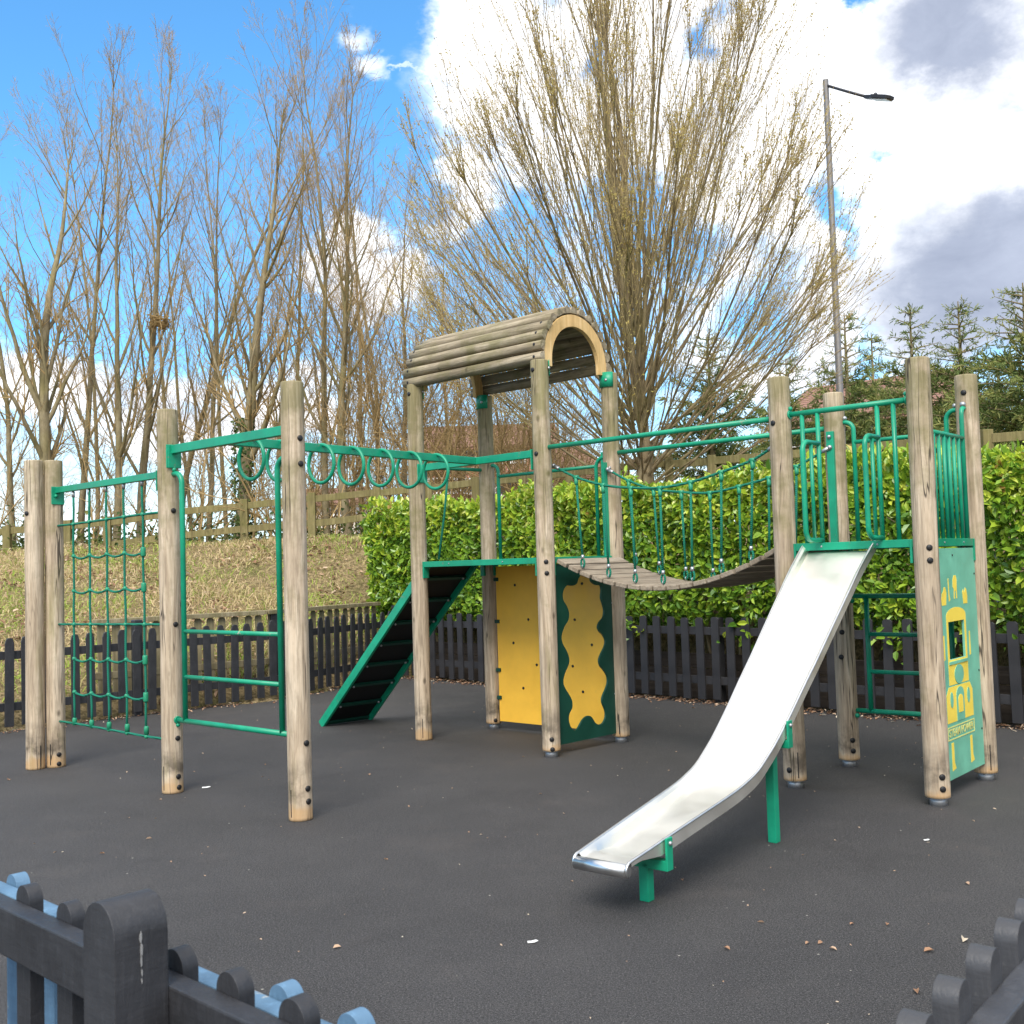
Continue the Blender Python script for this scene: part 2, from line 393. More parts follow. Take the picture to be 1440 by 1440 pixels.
# ------------------------------------------------------------------ SETTING: ground
FL = [Vector((-8.6, 7.9, 0)), Vector((-5.32, 11.13, 0)), Vector((-2.92, 13.25, 0)), Vector((-1.68, 15.45, 0))]
FRA, FRB = Vector((-1.68, 15.45, 0)), Vector((6.6, 7.15, 0))
def side_dist(p, A, B):
    d = (B - A).normalized(); return (p.x - A.x) * -d.y + (p.y - A.y) * d.x
RAN = [Vector((-26, 20.5, 0)), Vector((-8.9, 18.6, 0)), Vector((-2.4, 18.4, 0)), Vector((3.2, 15.6, 0)), Vector((6.3, 12.2, 0)), Vector((12, 5.2, 0))]
def outside(x, y):
    p = Vector((x, y, 0))
    dl = min(side_dist(p, FL[1], FL[2]), side_dist(p, FL[2], FL[3]))
    return max(dl, side_dist(p, FRA, FRB))
def height(x, y):
    o = outside(x, y)
    if o <= 0.12: return -0.03
    p = Vector((x, y, 0)); dr = 1e9
    for a, b in zip(RAN, RAN[1:]): dr = min(dr, -side_dist(p, a, b))
    t = 1.0 if dr <= 0 else o / (o + dr)
    z = -.03 + min(1, (o - .12) / .5) * .16 + 1.92 * (t ** .85)
    if side_dist(p, FRA, FRB) > .85: z = max(z, .45)
    elif side_dist(p, FRA, FRB) > o - 1e-6: return -.03
    return z + .05 * noise.noise(Vector((x * .9, y * .9, 3))) * min(1, o)
def ground():
    vs = []; fs = []; cnt = []
    xs = np.concatenate([[-3000, -900, -300, -120, -60, -36], np.arange(-26, 22.01, .4), [30, 60, 120, 300, 900, 3000]])
    ys = np.concatenate([[-3000, -600, -120, -40, -14, -4], np.arange(0, 26.01, .4), [30, 36, 46, 60, 90, 160, 400, 1200, 3000]])
    for y in ys:
        for x in xs: vs.append((x, y, height(x, y)))
    nx = len(xs)
    for j in range(len(ys) - 1):
        for i in range(nx - 1):
            fs += [j * nx + i, j * nx + i + 1, (j + 1) * nx + i + 1, (j + 1) * nx + i]; cnt.append(4)
    tag(raw_mesh('ground', vs, fs, cnt, M['soil'], smooth=True), kind='structure')
    b = MB()
    poly = [(-8.72, 8.02), (-5.43, 11.25), (-3.04, 13.36), (-1.74, 15.74), (6.80, 7.33), (9, 4.5), (9, -6), (-12, -6), (-12, 5)]
    b.plate((0, 0, 0), Vector((1, 0, 0)), Vector((0, 1, 0)), [poly], -.02, 0)
    tag(b.build('play_surface', M['rubber']), kind='structure')
ground()

# ------------------------------------------------------------------ CLIMBING FRAME
BASE = {'L1b': (79, 1078), 'L1a': (50.5, 1081), 'L2': (243, 1114), 'L3': (423, 1152), 'T1': (596, 1040), 'T2': (776, 1064), 'T3': (695, 1024), 'T4': (874, 1043),
        'S1': (1119, 1107), 'S2': (1320, 1132), 'S3': (1195, 1077), 'S4': (1387, 1096)}
TOPZ = {'L1b': 2.546, 'L1a': 2.545, 'L2': 2.76, 'L3': 2.765, 'T1': 3.235, 'T2': 3.225, 'T3': 3.20, 'T4': 3.21, 'S1': 2.78, 'S2': 2.77, 'S3': 2.765, 'S4': 2.768}
W = {n: on_z(*p) for n, p in BASE.items()}
PR = .075
frame = empty('climbing_frame', (0.2, 8.0, 0))
tag(frame, 'large wooden climbing frame with green rails, roofed tower, rope bridge and steel slide', 'climbing frame')

BOLTS = {'L2': [(244, 718), (247, 878), (250, 1038), (251, 1092), (252, 1107)], 'L3': [(422, 616), (423, 652), (431, 1045), (433, 1109), (434, 1127)],
         'L1b': [(83, 1061), (83, 1074)], 'L1a': [(37.5, 722)], 'T1': [(575, 554)], 'T2': [(749, 520), (754, 638), (768, 790), (769, 806), (776, 1040), (777, 1054)],
         'T3': [(697, 1013)], 'T4': [], 'S1': [(1087, 595), (1110, 1083)], 'S2': [(1307, 770), (1308, 788), (1325, 1093), (1326, 1110)],
         'S3': [(1184, 889), (1183, 924), (1199, 1041), (1200, 1056)], 'S4': [(1355, 552), (1373, 930)]}
SHOE = ('T2', 'T3', 'T4', 'S1', 'S2', 'S3', 'S4')
KERF = {'L1b': -.6, 'L1a': .5, 'L2': -.9, 'L3': -.85, 'T1': -.1, 'T4': -.2, 'S1': .3, 'S4': .45}
def make_post(n):
    w = W[n]; z0 = .05 if n in SHOE else 0.0; H = TOPZ[n]
    b = MB(); b.smooth = True
    prof = []; k = 26
    ph = random.random() * 10
    NS = 28; vs = []; fs = []
    hs = [z0, z0 + .004] + [z0 + .02 + (H - z0 - .03) * i / k for i in range(k + 1)] + [H - .004, H]
    for i, h in enumerate(hs):
        rad = PR * (1 - .012 * (h / H))
        if i == 0 or i == len(hs) - 1: rad -= .007
        if i == len(hs) - 2: rad -= .002
        for q in range(NS):
            a = 2 * math.pi * q / NS
            dr = .0022 * noise.noise(Vector((math.cos(a) * 2.1 + ph, math.sin(a) * 2.1, h * 1.1)))
            dx = .004 * noise.noise(Vector((ph, 4, h * .7)))
            # light flattening towards the camera-left as in turned, sawn timber
            vs.append((w.x + (rad + dr) * math.cos(a) + dx, w.y + (rad + dr) * math.sin(a), h))
    for i in range(len(hs) - 1):
        for q in range(NS): fs.append((i * NS + q, i * NS + (q + 1) % NS, (i + 1) * NS + (q + 1) % NS, (i + 1) * NS + q))
    b.add(vs, fs, True)
    ob = [len(hs) * NS - NS + q for q in range(NS)]
    b.f.append(ob); b.m.append(0); b.sm.append(False)
    b.f.append([q for q in reversed(range(NS))]); b.m.append(0); b.sm.append(False)
    p = b.build('post', M['post'], frame)
    if n in SHOE:
        s = MB(); s.lathe((w.x, w.y, -.01), Z, [(.052, 0), (.052, .07)], 18); s.lathe((w.x, w.y, .044), Z, [(.066, 0), (.066, .006)], 18)
        s.build('metal_foot', M['zinc'], p)
    if n in KERF:
        a0 = math.atan2(-w.y, -w.x) + KERF[n]; d = Vector((math.cos(a0), math.sin(a0), 0))
        s = MB(); s.box(w + d * (PR - .004) + Z * (z0 + .11), d * .006, Vector((-d.y, d.x, 0)) * .003, Z * .085); s.build('drainage_slot', M['bolt'], p)
    for (x, y) in BOLTS[n]:
        d = ray(x, y); o = CAM - Vector((w.x, w.y, EYE)); A = d.x ** 2 + d.y ** 2; B = 2 * (o.x * d.x + o.y * d.y); Cc = o.x ** 2 + o.y ** 2 - PR ** 2
        disc = B * B - 4 * A * Cc
        t = (-B - math.sqrt(disc)) / (2 * A) if disc > 0 else -B / (2 * A)
        q = CAM + d * t; nn = Vector((q.x - w.x, q.y - w.y, 0)).normalized()
        s = MB(); s.lathe(Vector((w.x, w.y, q.z)) + nn * (PR - .004), nn, [(.019, 0), (.019, .008), (.014, .012), (.004, .0135)], 14); s.build('bolt_cap', M['bolt'], p)
    return p
for n in BASE: make_post(n)

def P2(n, z): return Vector((W[n].x, W[n].y, z))
def between(a, b, z, i0=PR, i1=PR):
    A, B = P2(a, z), P2(b, z); d = (B - A).normalized(); return A + d * i0, B - d * i1
def arc(c, a, b, r, k=6):
    """quarter bend about c from direction a to direction b"""
    return [c + a * r * math.cos(math.pi / 2 * i / k) + b * r * math.sin(math.pi / 2 * i / k) for i in range(k + 1)]
def collar(b, p, d, r=.02):
    b.lathe(p - d * .004, d, [(r * 1.25, 0), (r * 1.25, .006), (r * .7, .012)], 12)

# --- overhead ring run
ZB = 2.462
A, B = between('L2', 'L3', ZB); s = MB(); s.bar(A, B, .05, .062); s.bar(A - (B - A).normalized() * .0 - Z * .05, A + (B - A).normalized() * .012 - Z * .05, .10, .17)
dAB = (B - A).normalized()
s.box(A + dAB * .002 - Z * .05, dAB * .005, V * .06, Z * .085)
s.build('overhead_crossbar', M['green'], frame, .004)
A2, B2 = between('T1', 'T2', ZB); s = MB(); s.bar(A2, B2, .05, .062); d2 = (B2 - A2).normalized()
s.box(A2 - Z * .05, d2 * .005, V * .06, Z * .085); s.box(B2 - Z * .05, d2 * .005, V * .06, Z * .085)
s.build('overhead_crossbar', M['green'], frame, .004)
mA, mB = (A + B) / 2, (A2 + B2) / 2; rd = (mB - mA).normalized()
s = MB(); s.bar(mA + rd * .026, mB - rd * .026, .05, .062); rb = s.build('ring_beam', M['green'], frame, .004)
RINGPX = [353, 393, 451, 493, 535, 575, 612]
side = rd.cross(Z).normalized()
for x in RINGPX:
    # where the beam is crossed by that column of the photo
    best = min((mA + (mB - mA) * (i / 400) for i in range(401)), key=lambda q: abs((720 + F * ((q - CAM).dot(RT) / (q - CAM).dot(FW))) - x))
    c = best - Z * .115; r = .142
    s = MB(); s.tube([c + side * r * math.cos(a) + Z * r * math.sin(a) for a in [2 * math.pi * i / 40 for i in range(40)]], .0135, 10, closed=True)
    s.build('hanging_ring', M['green'], rb)

# --- double post, net
A, B = between('L1b', 'L2', 2.292); d = (B - A).normalized()
s = MB(); s.bar(A, B, .045, .05); s.box(A - Z * .045, d * .005, V * .055, Z * .075); s.box(B - Z * .045, d * .005, V * .055, Z * .075); s.ball(A - Z * .05 + d * .012 - V * .02, .016, 10)
s.build('net_top_bar', M['green'], frame, .004)
NP, NQ = W['L1b'], W['L2']
net_rows_px = [(737, 723, 0), (782, 776, 1), (831, 826, 1), (878, 878, 0), (926, 928, 1), (973, 980, 1), (1017, 1035, 0)]
cols_px_top = [103, 125, 149, 173.5, 199.5]; cols_px_bot = [105, 129, 153.5, 179, 206]
def npt(x, y): return on_line(x, y, NP, NQ)
cols = []
for xt, xb in zip(cols_px_top, cols_px_bot):
    t = (xt - 80) / 142; yt = 688 - 25 * t + 6
    yb = 1016 + 18 * (xb - 84) / 141
    cols.append((npt(xt, yt), npt(xb, yb)))
netp = None
for i, (a, c) in enumerate(cols):
    s = MB(); pts = []
    for k in range(13):
        q = a.lerp(c, k / 12); q += d * .006 * math.sin(k * 1.7 + i); pts.append(q)
    s.tube(pts, .0095, 8); s.cur = 1
    s.lathe(a - Z * .055, Z, [(.0125, 0), (.0125, .045)], 10); s.cur = 2
    s.lathe(c - Z * .005, Z, [(.018, 0), (.018, .05), (.012, .06)], 10)
    if netp is None: netp = s.build('climbing_net', [M['rope'], M['zinc'], M['clip']], frame)
    else: s.build('vertical_rope', [M['rope'], M['zinc'], M['clip']], netp)
def xcol(i, z):
    a, c = cols[i]; t = (a.z - z) / (a.z - c.z); return a.lerp(c, t)
for (yl, yr, sag) in net_rows_px:
    zl = npt(104, yl).z; zr = npt(202, yr).z
    if sag == 0:
        e0 = W['L1b'] + d * PR; e1 = W['L2'] - d * PR
        P0 = Vector((e0.x, e0.y, npt(84, yl + (yl - yr) * .15).z)); P1 = Vector((e1.x, e1.y, npt(222, yr - (yl - yr) * .15).z))
        ctrl = [P0] + [xcol(i, zl + (zr - zl) * i / 4) for i in range(5)] + [P1]
    else: ctrl = [xcol(i, zl + (zr - zl) * i / 4) for i in range(5)]
    pts = []
    for j in range(len(ctrl) - 1):
        for k in range(6):
            q = ctrl[j].lerp(ctrl[j + 1], k / 6)
            if sag: q -= Z * .024 * math.sin(math.pi * k / 6)
            pts.append(q)
    pts.append(ctrl[-1])
    s = MB(); s.tube(pts, .0092, 8); s.cur = 1
    for i in range(5):
        q = xcol(i, zl + (zr - zl) * i / 4); s.ball(q, .0175, 10)
        if sag and i == 4: s.lathe(q - Z * .035, Z, [(.016, 0), (.019, .01), (.019, .06), (.016, .07)], 10)
    s.build('horizontal_rope', [M['rope'], M['clip']], netp)

# --- pull-up frame between the two near posts
FA, FB = W['L2'], W['L3']; d = (FB - FA).normalized()
def fp(x, y): return on_line(x, y, FA, FB)
lt, lb = fp(255, 712), fp(262, 1015); rtp, rbp = fp(391.5, 680), fp(396, 1030)
lx = (lt + lb) / 2; rx = (rtp + rbp) / 2
zt = fp(255, 690).z; zbL = fp(255, 1013).z
s = MB(); r = .019
uL = Vector((lx.x, lx.y, 0)); uR = Vector((rx.x, rx.y, 0))
for u0, pn, sg in ((uL, 'L2', 1), (uR, 'L3', -1)):
    e = W[pn] + d * sg * (PR - .006); ztop = 2.285
    rad = min(.075, (u0 - e).length * .9)
    pts = [Vector((e.x, e.y, ztop))] + [Vector((u0.x, u0.y, ztop - rad)) - d * sg * rad + (d * sg * rad * math.sin(t) + Z * rad * math.cos(t)) for t in [math.pi / 2 * i / 6 for i in range(7)]] + [Vector((u0.x, u0.y, zbL))]
    s.tube(pts, r, 12); s.ball(Vector((e.x, e.y, ztop + .03)) + d * sg * .012, .017, 10)
e0 = W['L2'] + d * (PR - .005); e1 = W['L3'] - d * (PR - .005)
s.tube([Vector((e0.x, e0.y, zbL)), Vector((e1.x, e1.y, zbL))], .0185, 10); s.lathe(Vector((e0.x, e0.y, zbL)), d, [(.028, 0), (.028, .02)], 12); s.ball(Vector((e0.x, e0.y, zbL - .035)) + d * .012, .016)
up = s.build('pull_up_frame', M['green'], frame)
for (y1, y2) in ((888, 892), (953, 961)):
    a = fp(262, y1); c = fp(390, y2); z = (a.z + c.z) / 2
    s = MB(); s.tube([Vector((uL.x, uL.y, z)), Vector((uR.x, uR.y, z))], .0155, 10); s.build('rung', M['rung'], up)
# --- decks
def deck(c1, c2, c3, c4, z, name='platform'):
    p = [W[c1], W[c2], W[c4], W[c3]]; s = MB()
    ctr = sum(p, Vector()) / 4
    q = [x + (ctr - x).normalized() * .03 for x in p]
    s.plate((0, 0, z - .035), Vector((1, 0, 0)), Vector((0, 1, 0)), [[(x.x, x.y) for x in q]], 0, .03)
    o = s.build(name, M['dark'], frame)
    for a, b in ((c1, c2), (c2, c4), (c4, c3), (c3, c1)):
        A, B = between(a, b, z - .022, PR - .004, PR - .004); dd = (B - A).normalized(); nn = dd.cross(Z)
        s = MB(); s.bar(A, B, .05, .05)
        for e, sg in ((A, 1), (B, -1)): s.box(e - Z * .05 + dd * sg * .012, dd * .008, nn * .03, Z * .075)
        for t in (.25, .72): s.cur = 1; s.ball(A.lerp(B, t) + nn * .026, .008, 8, .6, nn); s.ball(A.lerp(B, t) - nn * .026, .008, 8, .6, nn); s.cur = 0
        s.build('deck_edge_bar', [M['green'], M['zinc']], o, .004)
    return o
ZD1, ZD2 = 1.605, 1.635
deck('T1', 'T2', 'T3', 'T4', ZD1); deck('S1', 'S2', 'S3', 'S4', ZD2)

# --- barrel roof
axd = ((W['T2'] - W['T1']).normalized() + (W['T4'] - W['T3']).normalized()).normalized(); vd = Vector((-axd.y, axd.x, 0))
c1 = (W['T1'] + W['T3']) / 2; c2 = (W['T2'] + W['T4']) / 2
half = ((W['T4'] - W['T2']).length + (W['T3'] - W['T1']).length) / 4
ZR = 3.255; RO = half - .02
Lr = (c2 - c1).length
s = MB(); NL = 15
E0, E1 = -.135, Lr + .02
for i in range(NL):
    a = math.pi * (i / (NL - 1)) * 1.0
    rv = -vd * math.cos(a) + Z * (math.sin(a)); tv = vd * math.sin(a) + Z * math.cos(a)
    rc = RO + .012; hw = math.pi * (RO + .05) / (NL - 1) / 2 * .89
    e0 = E0 + random.uniform(-.02, .02); e1 = E1 + random.uniform(-.012, .012)
    K = 9; ring = []
    prof = [(-hw, 0)] + [(-hw * math.cos(math.pi * k / K), .010 + hw * 1.12 * math.sin(math.pi * k / K)) for k in range(K + 1)] + [(hw, 0)]
    SEG = 10; vs = []
    wob = random.random() * 9
    for j in range(SEG + 1):
        x = e0 + (e1 - e0) * j / SEG; sc = 1 + .05 * noise.noise(Vector((x * 2.2, wob, i)))
        if j in (0, SEG): sc *= .95
        o3 = c1 + axd * x + Z * ZR + rv * rc + tv * .006 * noise.noise(Vector((x * 1.3, i * 3.1, 2)))
        vs += [o3 + tv * (p * sc) + rv * (q * sc) for p, q in prof]
    n = len(prof); fs = [(j * n + k, j * n + (k + 1) % n, (j + 1) * n + (k + 1) % n, (j + 1) * n + k) for j in range(SEG) for k in range(n)]
    s.add(vs, fs, True)
    for base, rev in ((0, False), (SEG * n, True)):
        idx = [len(s.v) - (SEG + 1) * n + base + k for k in range(n)]
        s.f.append(idx[::-1] if rev else idx); s.m.append(0); s.sm.append(False)
    if i in (0, 1, 2, 3, 12, 13, 14):
        s.cur = 1
        for xx in (e0 + .07, e1 - .07): s.lathe(c1 + axd * xx + Z * ZR + rv * (rc + .008 + hw), rv, [(.013, 0), (.013, .006), (.008, .009)], 10)
        s.cur = 0
roof = s.build('barrel_roof', [M['log'], M['bolt']], frame)
# log texture runs along the roof: rotate its object space
for x0, thick in ((.005, .04), (Lr - .005, .04)):
    ro, ri = RO + .008, RO - .095; K = 28
    outer = [(-ro * math.cos(math.pi * k / K), ro * math.sin(math.pi * k / K)) for k in range(K + 1)]
    inner = [(-ri * math.cos(math.pi * k / K), ri * math.sin(math.pi * k / K)) for k in range(K, -1, -1)]
    s = MB(); s.plate(c1 + axd * x0 + Z * (ZR - .01), vd, Z, [[(outer[0][0], -.06)] + outer + [(outer[-1][0], -.06), (inner[0][0], -.06)] + inner + [(inner[-1][0], -.06)]], -thick / 2, thick / 2)
    s.build('roof_arch', M['arch'], roof, .003)
for n in ('T1', 'T2', 'T3', 'T4'):
    w = W[n]; inn = (vd if n in ('T1', 'T2') else -vd); s = MB()
    for k in range(2):
        pass
    K = 10; a0 = math.atan2(inn.y, inn.x)
    ring = [(PR + .004) * Vector((math.cos(a0 + (k / K - .5) * 2.2), math.sin(a0 + (k / K - .5) * 2.2), 0)) for k in range(K + 1)]
    vs = []
    for zz in (TOPZ[n] - .13, TOPZ[n] + .0):
        for q in ring: vs += [Vector((w.x, w.y, zz)) + q, Vector((w.x, w.y, zz)) + q * 1.06]
    m = 2 * (K + 1); fs = []
    for k in range(K):
        a = 2 * k
        fs += [(a, a + 2, m + a + 2, m + a), (a + 1, m + a + 1, m + a + 3, a + 3), (a, a + 1, a + 3, a + 2), (m + a, m + a + 2, m + a + 3, m + a + 1)]
    fs += [(0, m, m + 1, 1), (2 * K, 2 * K + 1, m + 2 * K + 1, m + 2 * K)]
    s.add(vs, fs, True)
    s.cur = 1; cd = (CAM - w); cd.z = 0; cd.normalize(); q = (cd + inn).normalized(); s.ball(Vector((w.x, w.y, TOPZ[n] - .07)) + q * (PR + .008), .014, 10, .7, q)
    s.build('arch_bracket', [M['green'], M['zinc']], roof)

# --- yellow climbing wall at the back of the tower
e0, e1 = between('T3', 'T4', 0, PR + .01, PR + .0)
ex = (e1 - e0).normalized(); L = (e1 - e0).length
def to_uv(p, o, ex): q = p - o; return (q.dot(ex), q.z)
s = MB(); s.plate(e0, ex, Z, [[(0, .075), (L, .075), (L, 1.545), (0, 1.545)]], -.009, .009)
yw = s.build('climbing_wall_panel', M['yellow'], frame, .003)
nn = ex.cross(Z)
for (x, y) in [(312, 205), (403, 437), (303, 595), (460, 743), (370, 900), (716, 438), (832, 608), (703, 752), (772, 925), (765, 195)]:
    q = on_line(660 + x / 4.8, 780 + y / 4.8, W['T3'], W['T4']); q = e0 + ex * (q - e0).dot(ex) + Z * q.z
    s = MB(); s.lathe(q + nn * .009, nn, [(.013, 0), (.013, .003), (.006, .0035)], 12); s.build('bolt_hole', M['bolt'], yw)
for zc in (.30, .56, 1.02, 1.42):
    s = MB(); s.box(e0 + ex * -.01 + nn * .0125 + Z * zc, ex * .045, nn * .012, Z * .017); s.build('panel_clip', M['dkgreen'], yw, .004)

# --- dark green panel with wavy cut-out
g0, g1 = between('T2', 'T4', 0, PR - .02, PR - .02); gx = (g1 - g0).normalized(); GL = (g1 - g0).length
wave = [(735, 158), (722, 195), (692, 210), (655, 208), (630, 245), (628, 300), (652, 345), (668, 390), (664, 440), (636, 490), (618, 550), (626, 600), (652, 648), (670, 700), (665, 745), (641, 800), (630, 860), (645, 905), (673, 950), (690, 990), (690, 1035), (672, 1072), (667, 1112), (680, 1160), (705, 1185), (730, 1170), (755, 1125), (780, 1095), (805, 1087), (825, 1100), (845, 1132), (870, 1147), (900, 1133), (917, 1090), (912, 1045), (894, 1000), (895, 960), (915, 912), (931, 860), (925, 815), (902, 778), (880, 750), (872, 710), (885, 670), (909, 620), (915, 580), (900, 545), (876, 520), (864, 490), (875, 455), (899, 425), (907, 380), (896, 330), (885, 290), (888, 240), (880, 207), (850, 205), (822, 185), (808, 150), (770, 110)]
def catmull(pts, k=3):
    out = []; n = len(pts)
    for i in range(n):
        p0, p1, p2, p3 = (Vector(pts[(i + j - 1) % n]) for j in range(4))
        for j in range(k):
            t = j / k; out.append(tuple(.5 * ((2 * p1) + (p2 - p0) * t + (2 * p0 - 5 * p1 + 4 * p2 - p3) * t * t + (3 * p1 - p0 - 3 * p2 + p3) * t ** 3)))
    return out
hole = [to_uv(on_line(660 + x / 4.8, 780 + y / 4.8, W['T2'], W['T4']), g0, gx) for x, y in wave]
hole = catmull([(a, b) for a, b in hole], 3)
zb0 = on_line(790, 1047, W['T2'], W['T4']).z; zb1 = on_line(866, 1031, W['T2'], W['T4']).z
s = MB(); s.plate(g0, gx, Z, [[(0, zb0), (GL, zb1), (GL, 1.55), (0, 1.55)], hole], -.009, .009)
gp = s.build('cut_out_panel', M['dkgreen'], frame, .002)
for (t, z) in ((.97, 1.2), (.97, .42), (.03, .98)):
    s = MB(); nn2 = gx.cross(Z); s.ball(g0 + gx * GL * t + Z * z + nn2 * .01, .007, 8, .6, nn2); s.build('screw', M['zinc'], gp)

# --- tower guard rails
def guard_tube(pts, r=.017, parent=None, name='guard_rail', mat=None):
    s = MB(); s.tube(pts, r, 10); return s.build(name, mat or M['green'], parent or frame)
def hook_post(pn, sgn, dirv, off, ztop, zbot, r=.017):
    """upright that starts at the post, bends over and runs down to the deck"""
    e = W[pn] + dirv * sgn * (PR - .006); e.z = ztop; u0 = W[pn] + dirv * sgn * (PR + off); rad = off * .9
    c = Vector((u0.x, u0.y, ztop - rad)) - dirv * sgn * rad
    return [e] + [c + dirv * sgn * rad * math.sin(t) + Z * rad * math.cos(t) for t in [math.pi / 2 * i / 6 for i in range(7)]] + [Vector((u0.x, u0.y, zbot))]
d34 = (W['T4'] - W['T3']).normalized()
zt3 = on_line(690, 655, W['T3'], W['T4']).z
pl = hook_post('T3', 1, d34, .075, zt3, ZD1); pr = hook_post('T4', -1, d34, .10, zt3 - .04, ZD1)
bar_ = guard_tube(pl); g = bar_
guard_tube(pr, parent=bar_, name='upright')
zr = on_line(760, 664, W['T3'], W['T4']).z
guard_tube([Vector((pl[-1].x, pl[-1].y, zr)), Vector((pr[-1].x, pr[-1].y, zr))], .0155, bar_, 'top_rail')
s = MB(); q = W['T4'] - d34 * (PR + .005); s.bar(Vector((q.x, q.y, ZD1)), Vector((q.x, q.y, zr + .12)), .012, .07, d34); s.build('end_plate', M['green'], bar_, .002)
# bar T1-T3, climbing rope, end plates for the bridge
d13 = (W['T3'] - W['T1']).normalized()
z13 = on_line(676, 661, W['T1'], W['T3']).z
a, b_ = between('T1', 'T3', z13); tb = guard_tube([a, b_], .017, None, 'top_bar')
rt_ = on_line(631, 676, W['T1'], W['T3']); rt_.z = z13
foot = on_line(617, 786, W['T1'], W['T3']); foot.z = ZD1 + .02
s = MB(); s.tube([rt_ - Z * .0, rt_.lerp(foot, .5) + d13 * .01, foot], .0105, 8); s.cur = 1; s.lathe(rt_ - Z * .05, Z, [(.014, 0), (.014, .045)], 10); s.build('ramp_rope', [M['rope'], M['zinc']], frame)
s = MB(); q = W['T2'] + (W['T4'] - W['T2']).normalized() * (PR + .004); dv = (W['T4'] - W['T2']).normalized()
s.bar(Vector((q.x, q.y, ZD1)), Vector((q.x, q.y, 2.42)), .008, .06, dv); s.build('end_plate', M['green'], frame, .002)
q = W['T4'] - dv * (PR + .004); s = MB(); s.bar(Vector((q.x, q.y, ZD1)), Vector((q.x, q.y, 2.42)), .02, .09, dv); s.cur = 1; s.ball(Vector((q.x, q.y, 2.37)) + axd * .04, .014); s.build('end_plate', [M['green'], M['zinc']], frame, .002)

# --- ramp
ra, rbb = on_z(452, 1021, .0), on_z(513, 1012, .0)
ta = W['T1'] + d13 * (PR + .02); tb3 = W['T3'] - d13 * (PR + .10); wv = (tb3 - ta).length
topA = Vector((ta.x, ta.y, ZD1 - .02)); topB = Vector((tb3.x, tb3.y, ZD1 - .02))
botA = ra + Z * .012; rdir = (topA - botA).normalized(); botB = botA + (topB - topA)
nrm = rdir.cross((topB - topA).normalized()).normalized()
if nrm.z < 0: nrm = -nrm
s = MB(); mid = (botA + topB) / 2
s.box(mid + nrm * .02, (topA - botA) / 2, (topB - topA) / 2 * .97, nrm * .009)
ramp = s.build('climbing_ramp', M['dark'], frame)
for a, c in ((botA, topA), (botB, topB)):
    s = MB(); s.bar(a, c, .03, .085, nrm); s.build('stringer', M['green'], ramp, .003)
for k in range(1, 8):
    t = k / 7.6; a = botA.lerp(topA, t) - nrm * .012; c = botB.lerp(topB, t) - nrm * .012
    s = MB(); s.bar(a.lerp(c, .03), a.lerp(c, .97), .03, .028, nrm); s.cur = 1
    for q in (.1, .9): s.ball(a.lerp(c, q) - nrm * .018, .012, 8)
    s.build('batten', [M['dkgreen'], M['zinc']], ramp)
s = MB(); s.bar(botA + rdir * .02, botB + rdir * .02, .03, .03, nrm); s.build('foot_bar', M['dkgreen'], ramp)

# --- rope bridge
off = .10
BA, BB = W['T2'] + V * off, W['S1'] + V * off
CA, CB = W['T4'] - V * off, W['S3'] - V * off
bu = ((BB - BA).normalized()); zlow = on_line(935, 830, BA, BB).z
Lb = (BB - BA).length; x0, x1 = PR + .01, Lb - PR - .01
zend = ZD1 - .005; sagd = zend - zlow - .02
def sagz(t, rise=.03): return zend + rise * t - sagd * (1 - (2 * t - 1) ** 2)
NPK = 17; s = MB()
for i in range(NPK):
    t = (i + .5) / NPK; x = x0 + (x1 - x0) * t
    sl = (sagz(t + .02) - sagz(t - .02)) / (.04 * (x1 - x0)); tang = (bu + Z * sl).normalized(); nrm2 = V.cross(tang)
    if nrm2.z < 0: nrm2 = -nrm2
    p0 = BA + bu * x + Z * sagz(t) - V * .065; p1 = CA + (CB - CA).normalized() * x + Z * sagz(t) + V * .045
    j = random.uniform(-.006, .006); hw = (x1 - x0) / NPK / 2 * .90
    s.box((p0 + p1) / 2 + V * j - nrm2 * .018, tang * hw, (p1 - p0) / 2, nrm2 * .018)
bridge = s.build('plank_bridge', M['plank'], frame, .006)
frontpx = [(782, 657), (810, 671), (848, 682), (887, 686), (928, 686), (971, 678), (1014, 664), (1058, 647), (1086, 629)]
backpx = [(858, 662), (884, 676), (919, 688), (958, 692), (998, 693), (1039, 684), (1081, 672), (1120, 656), (1162, 632)]
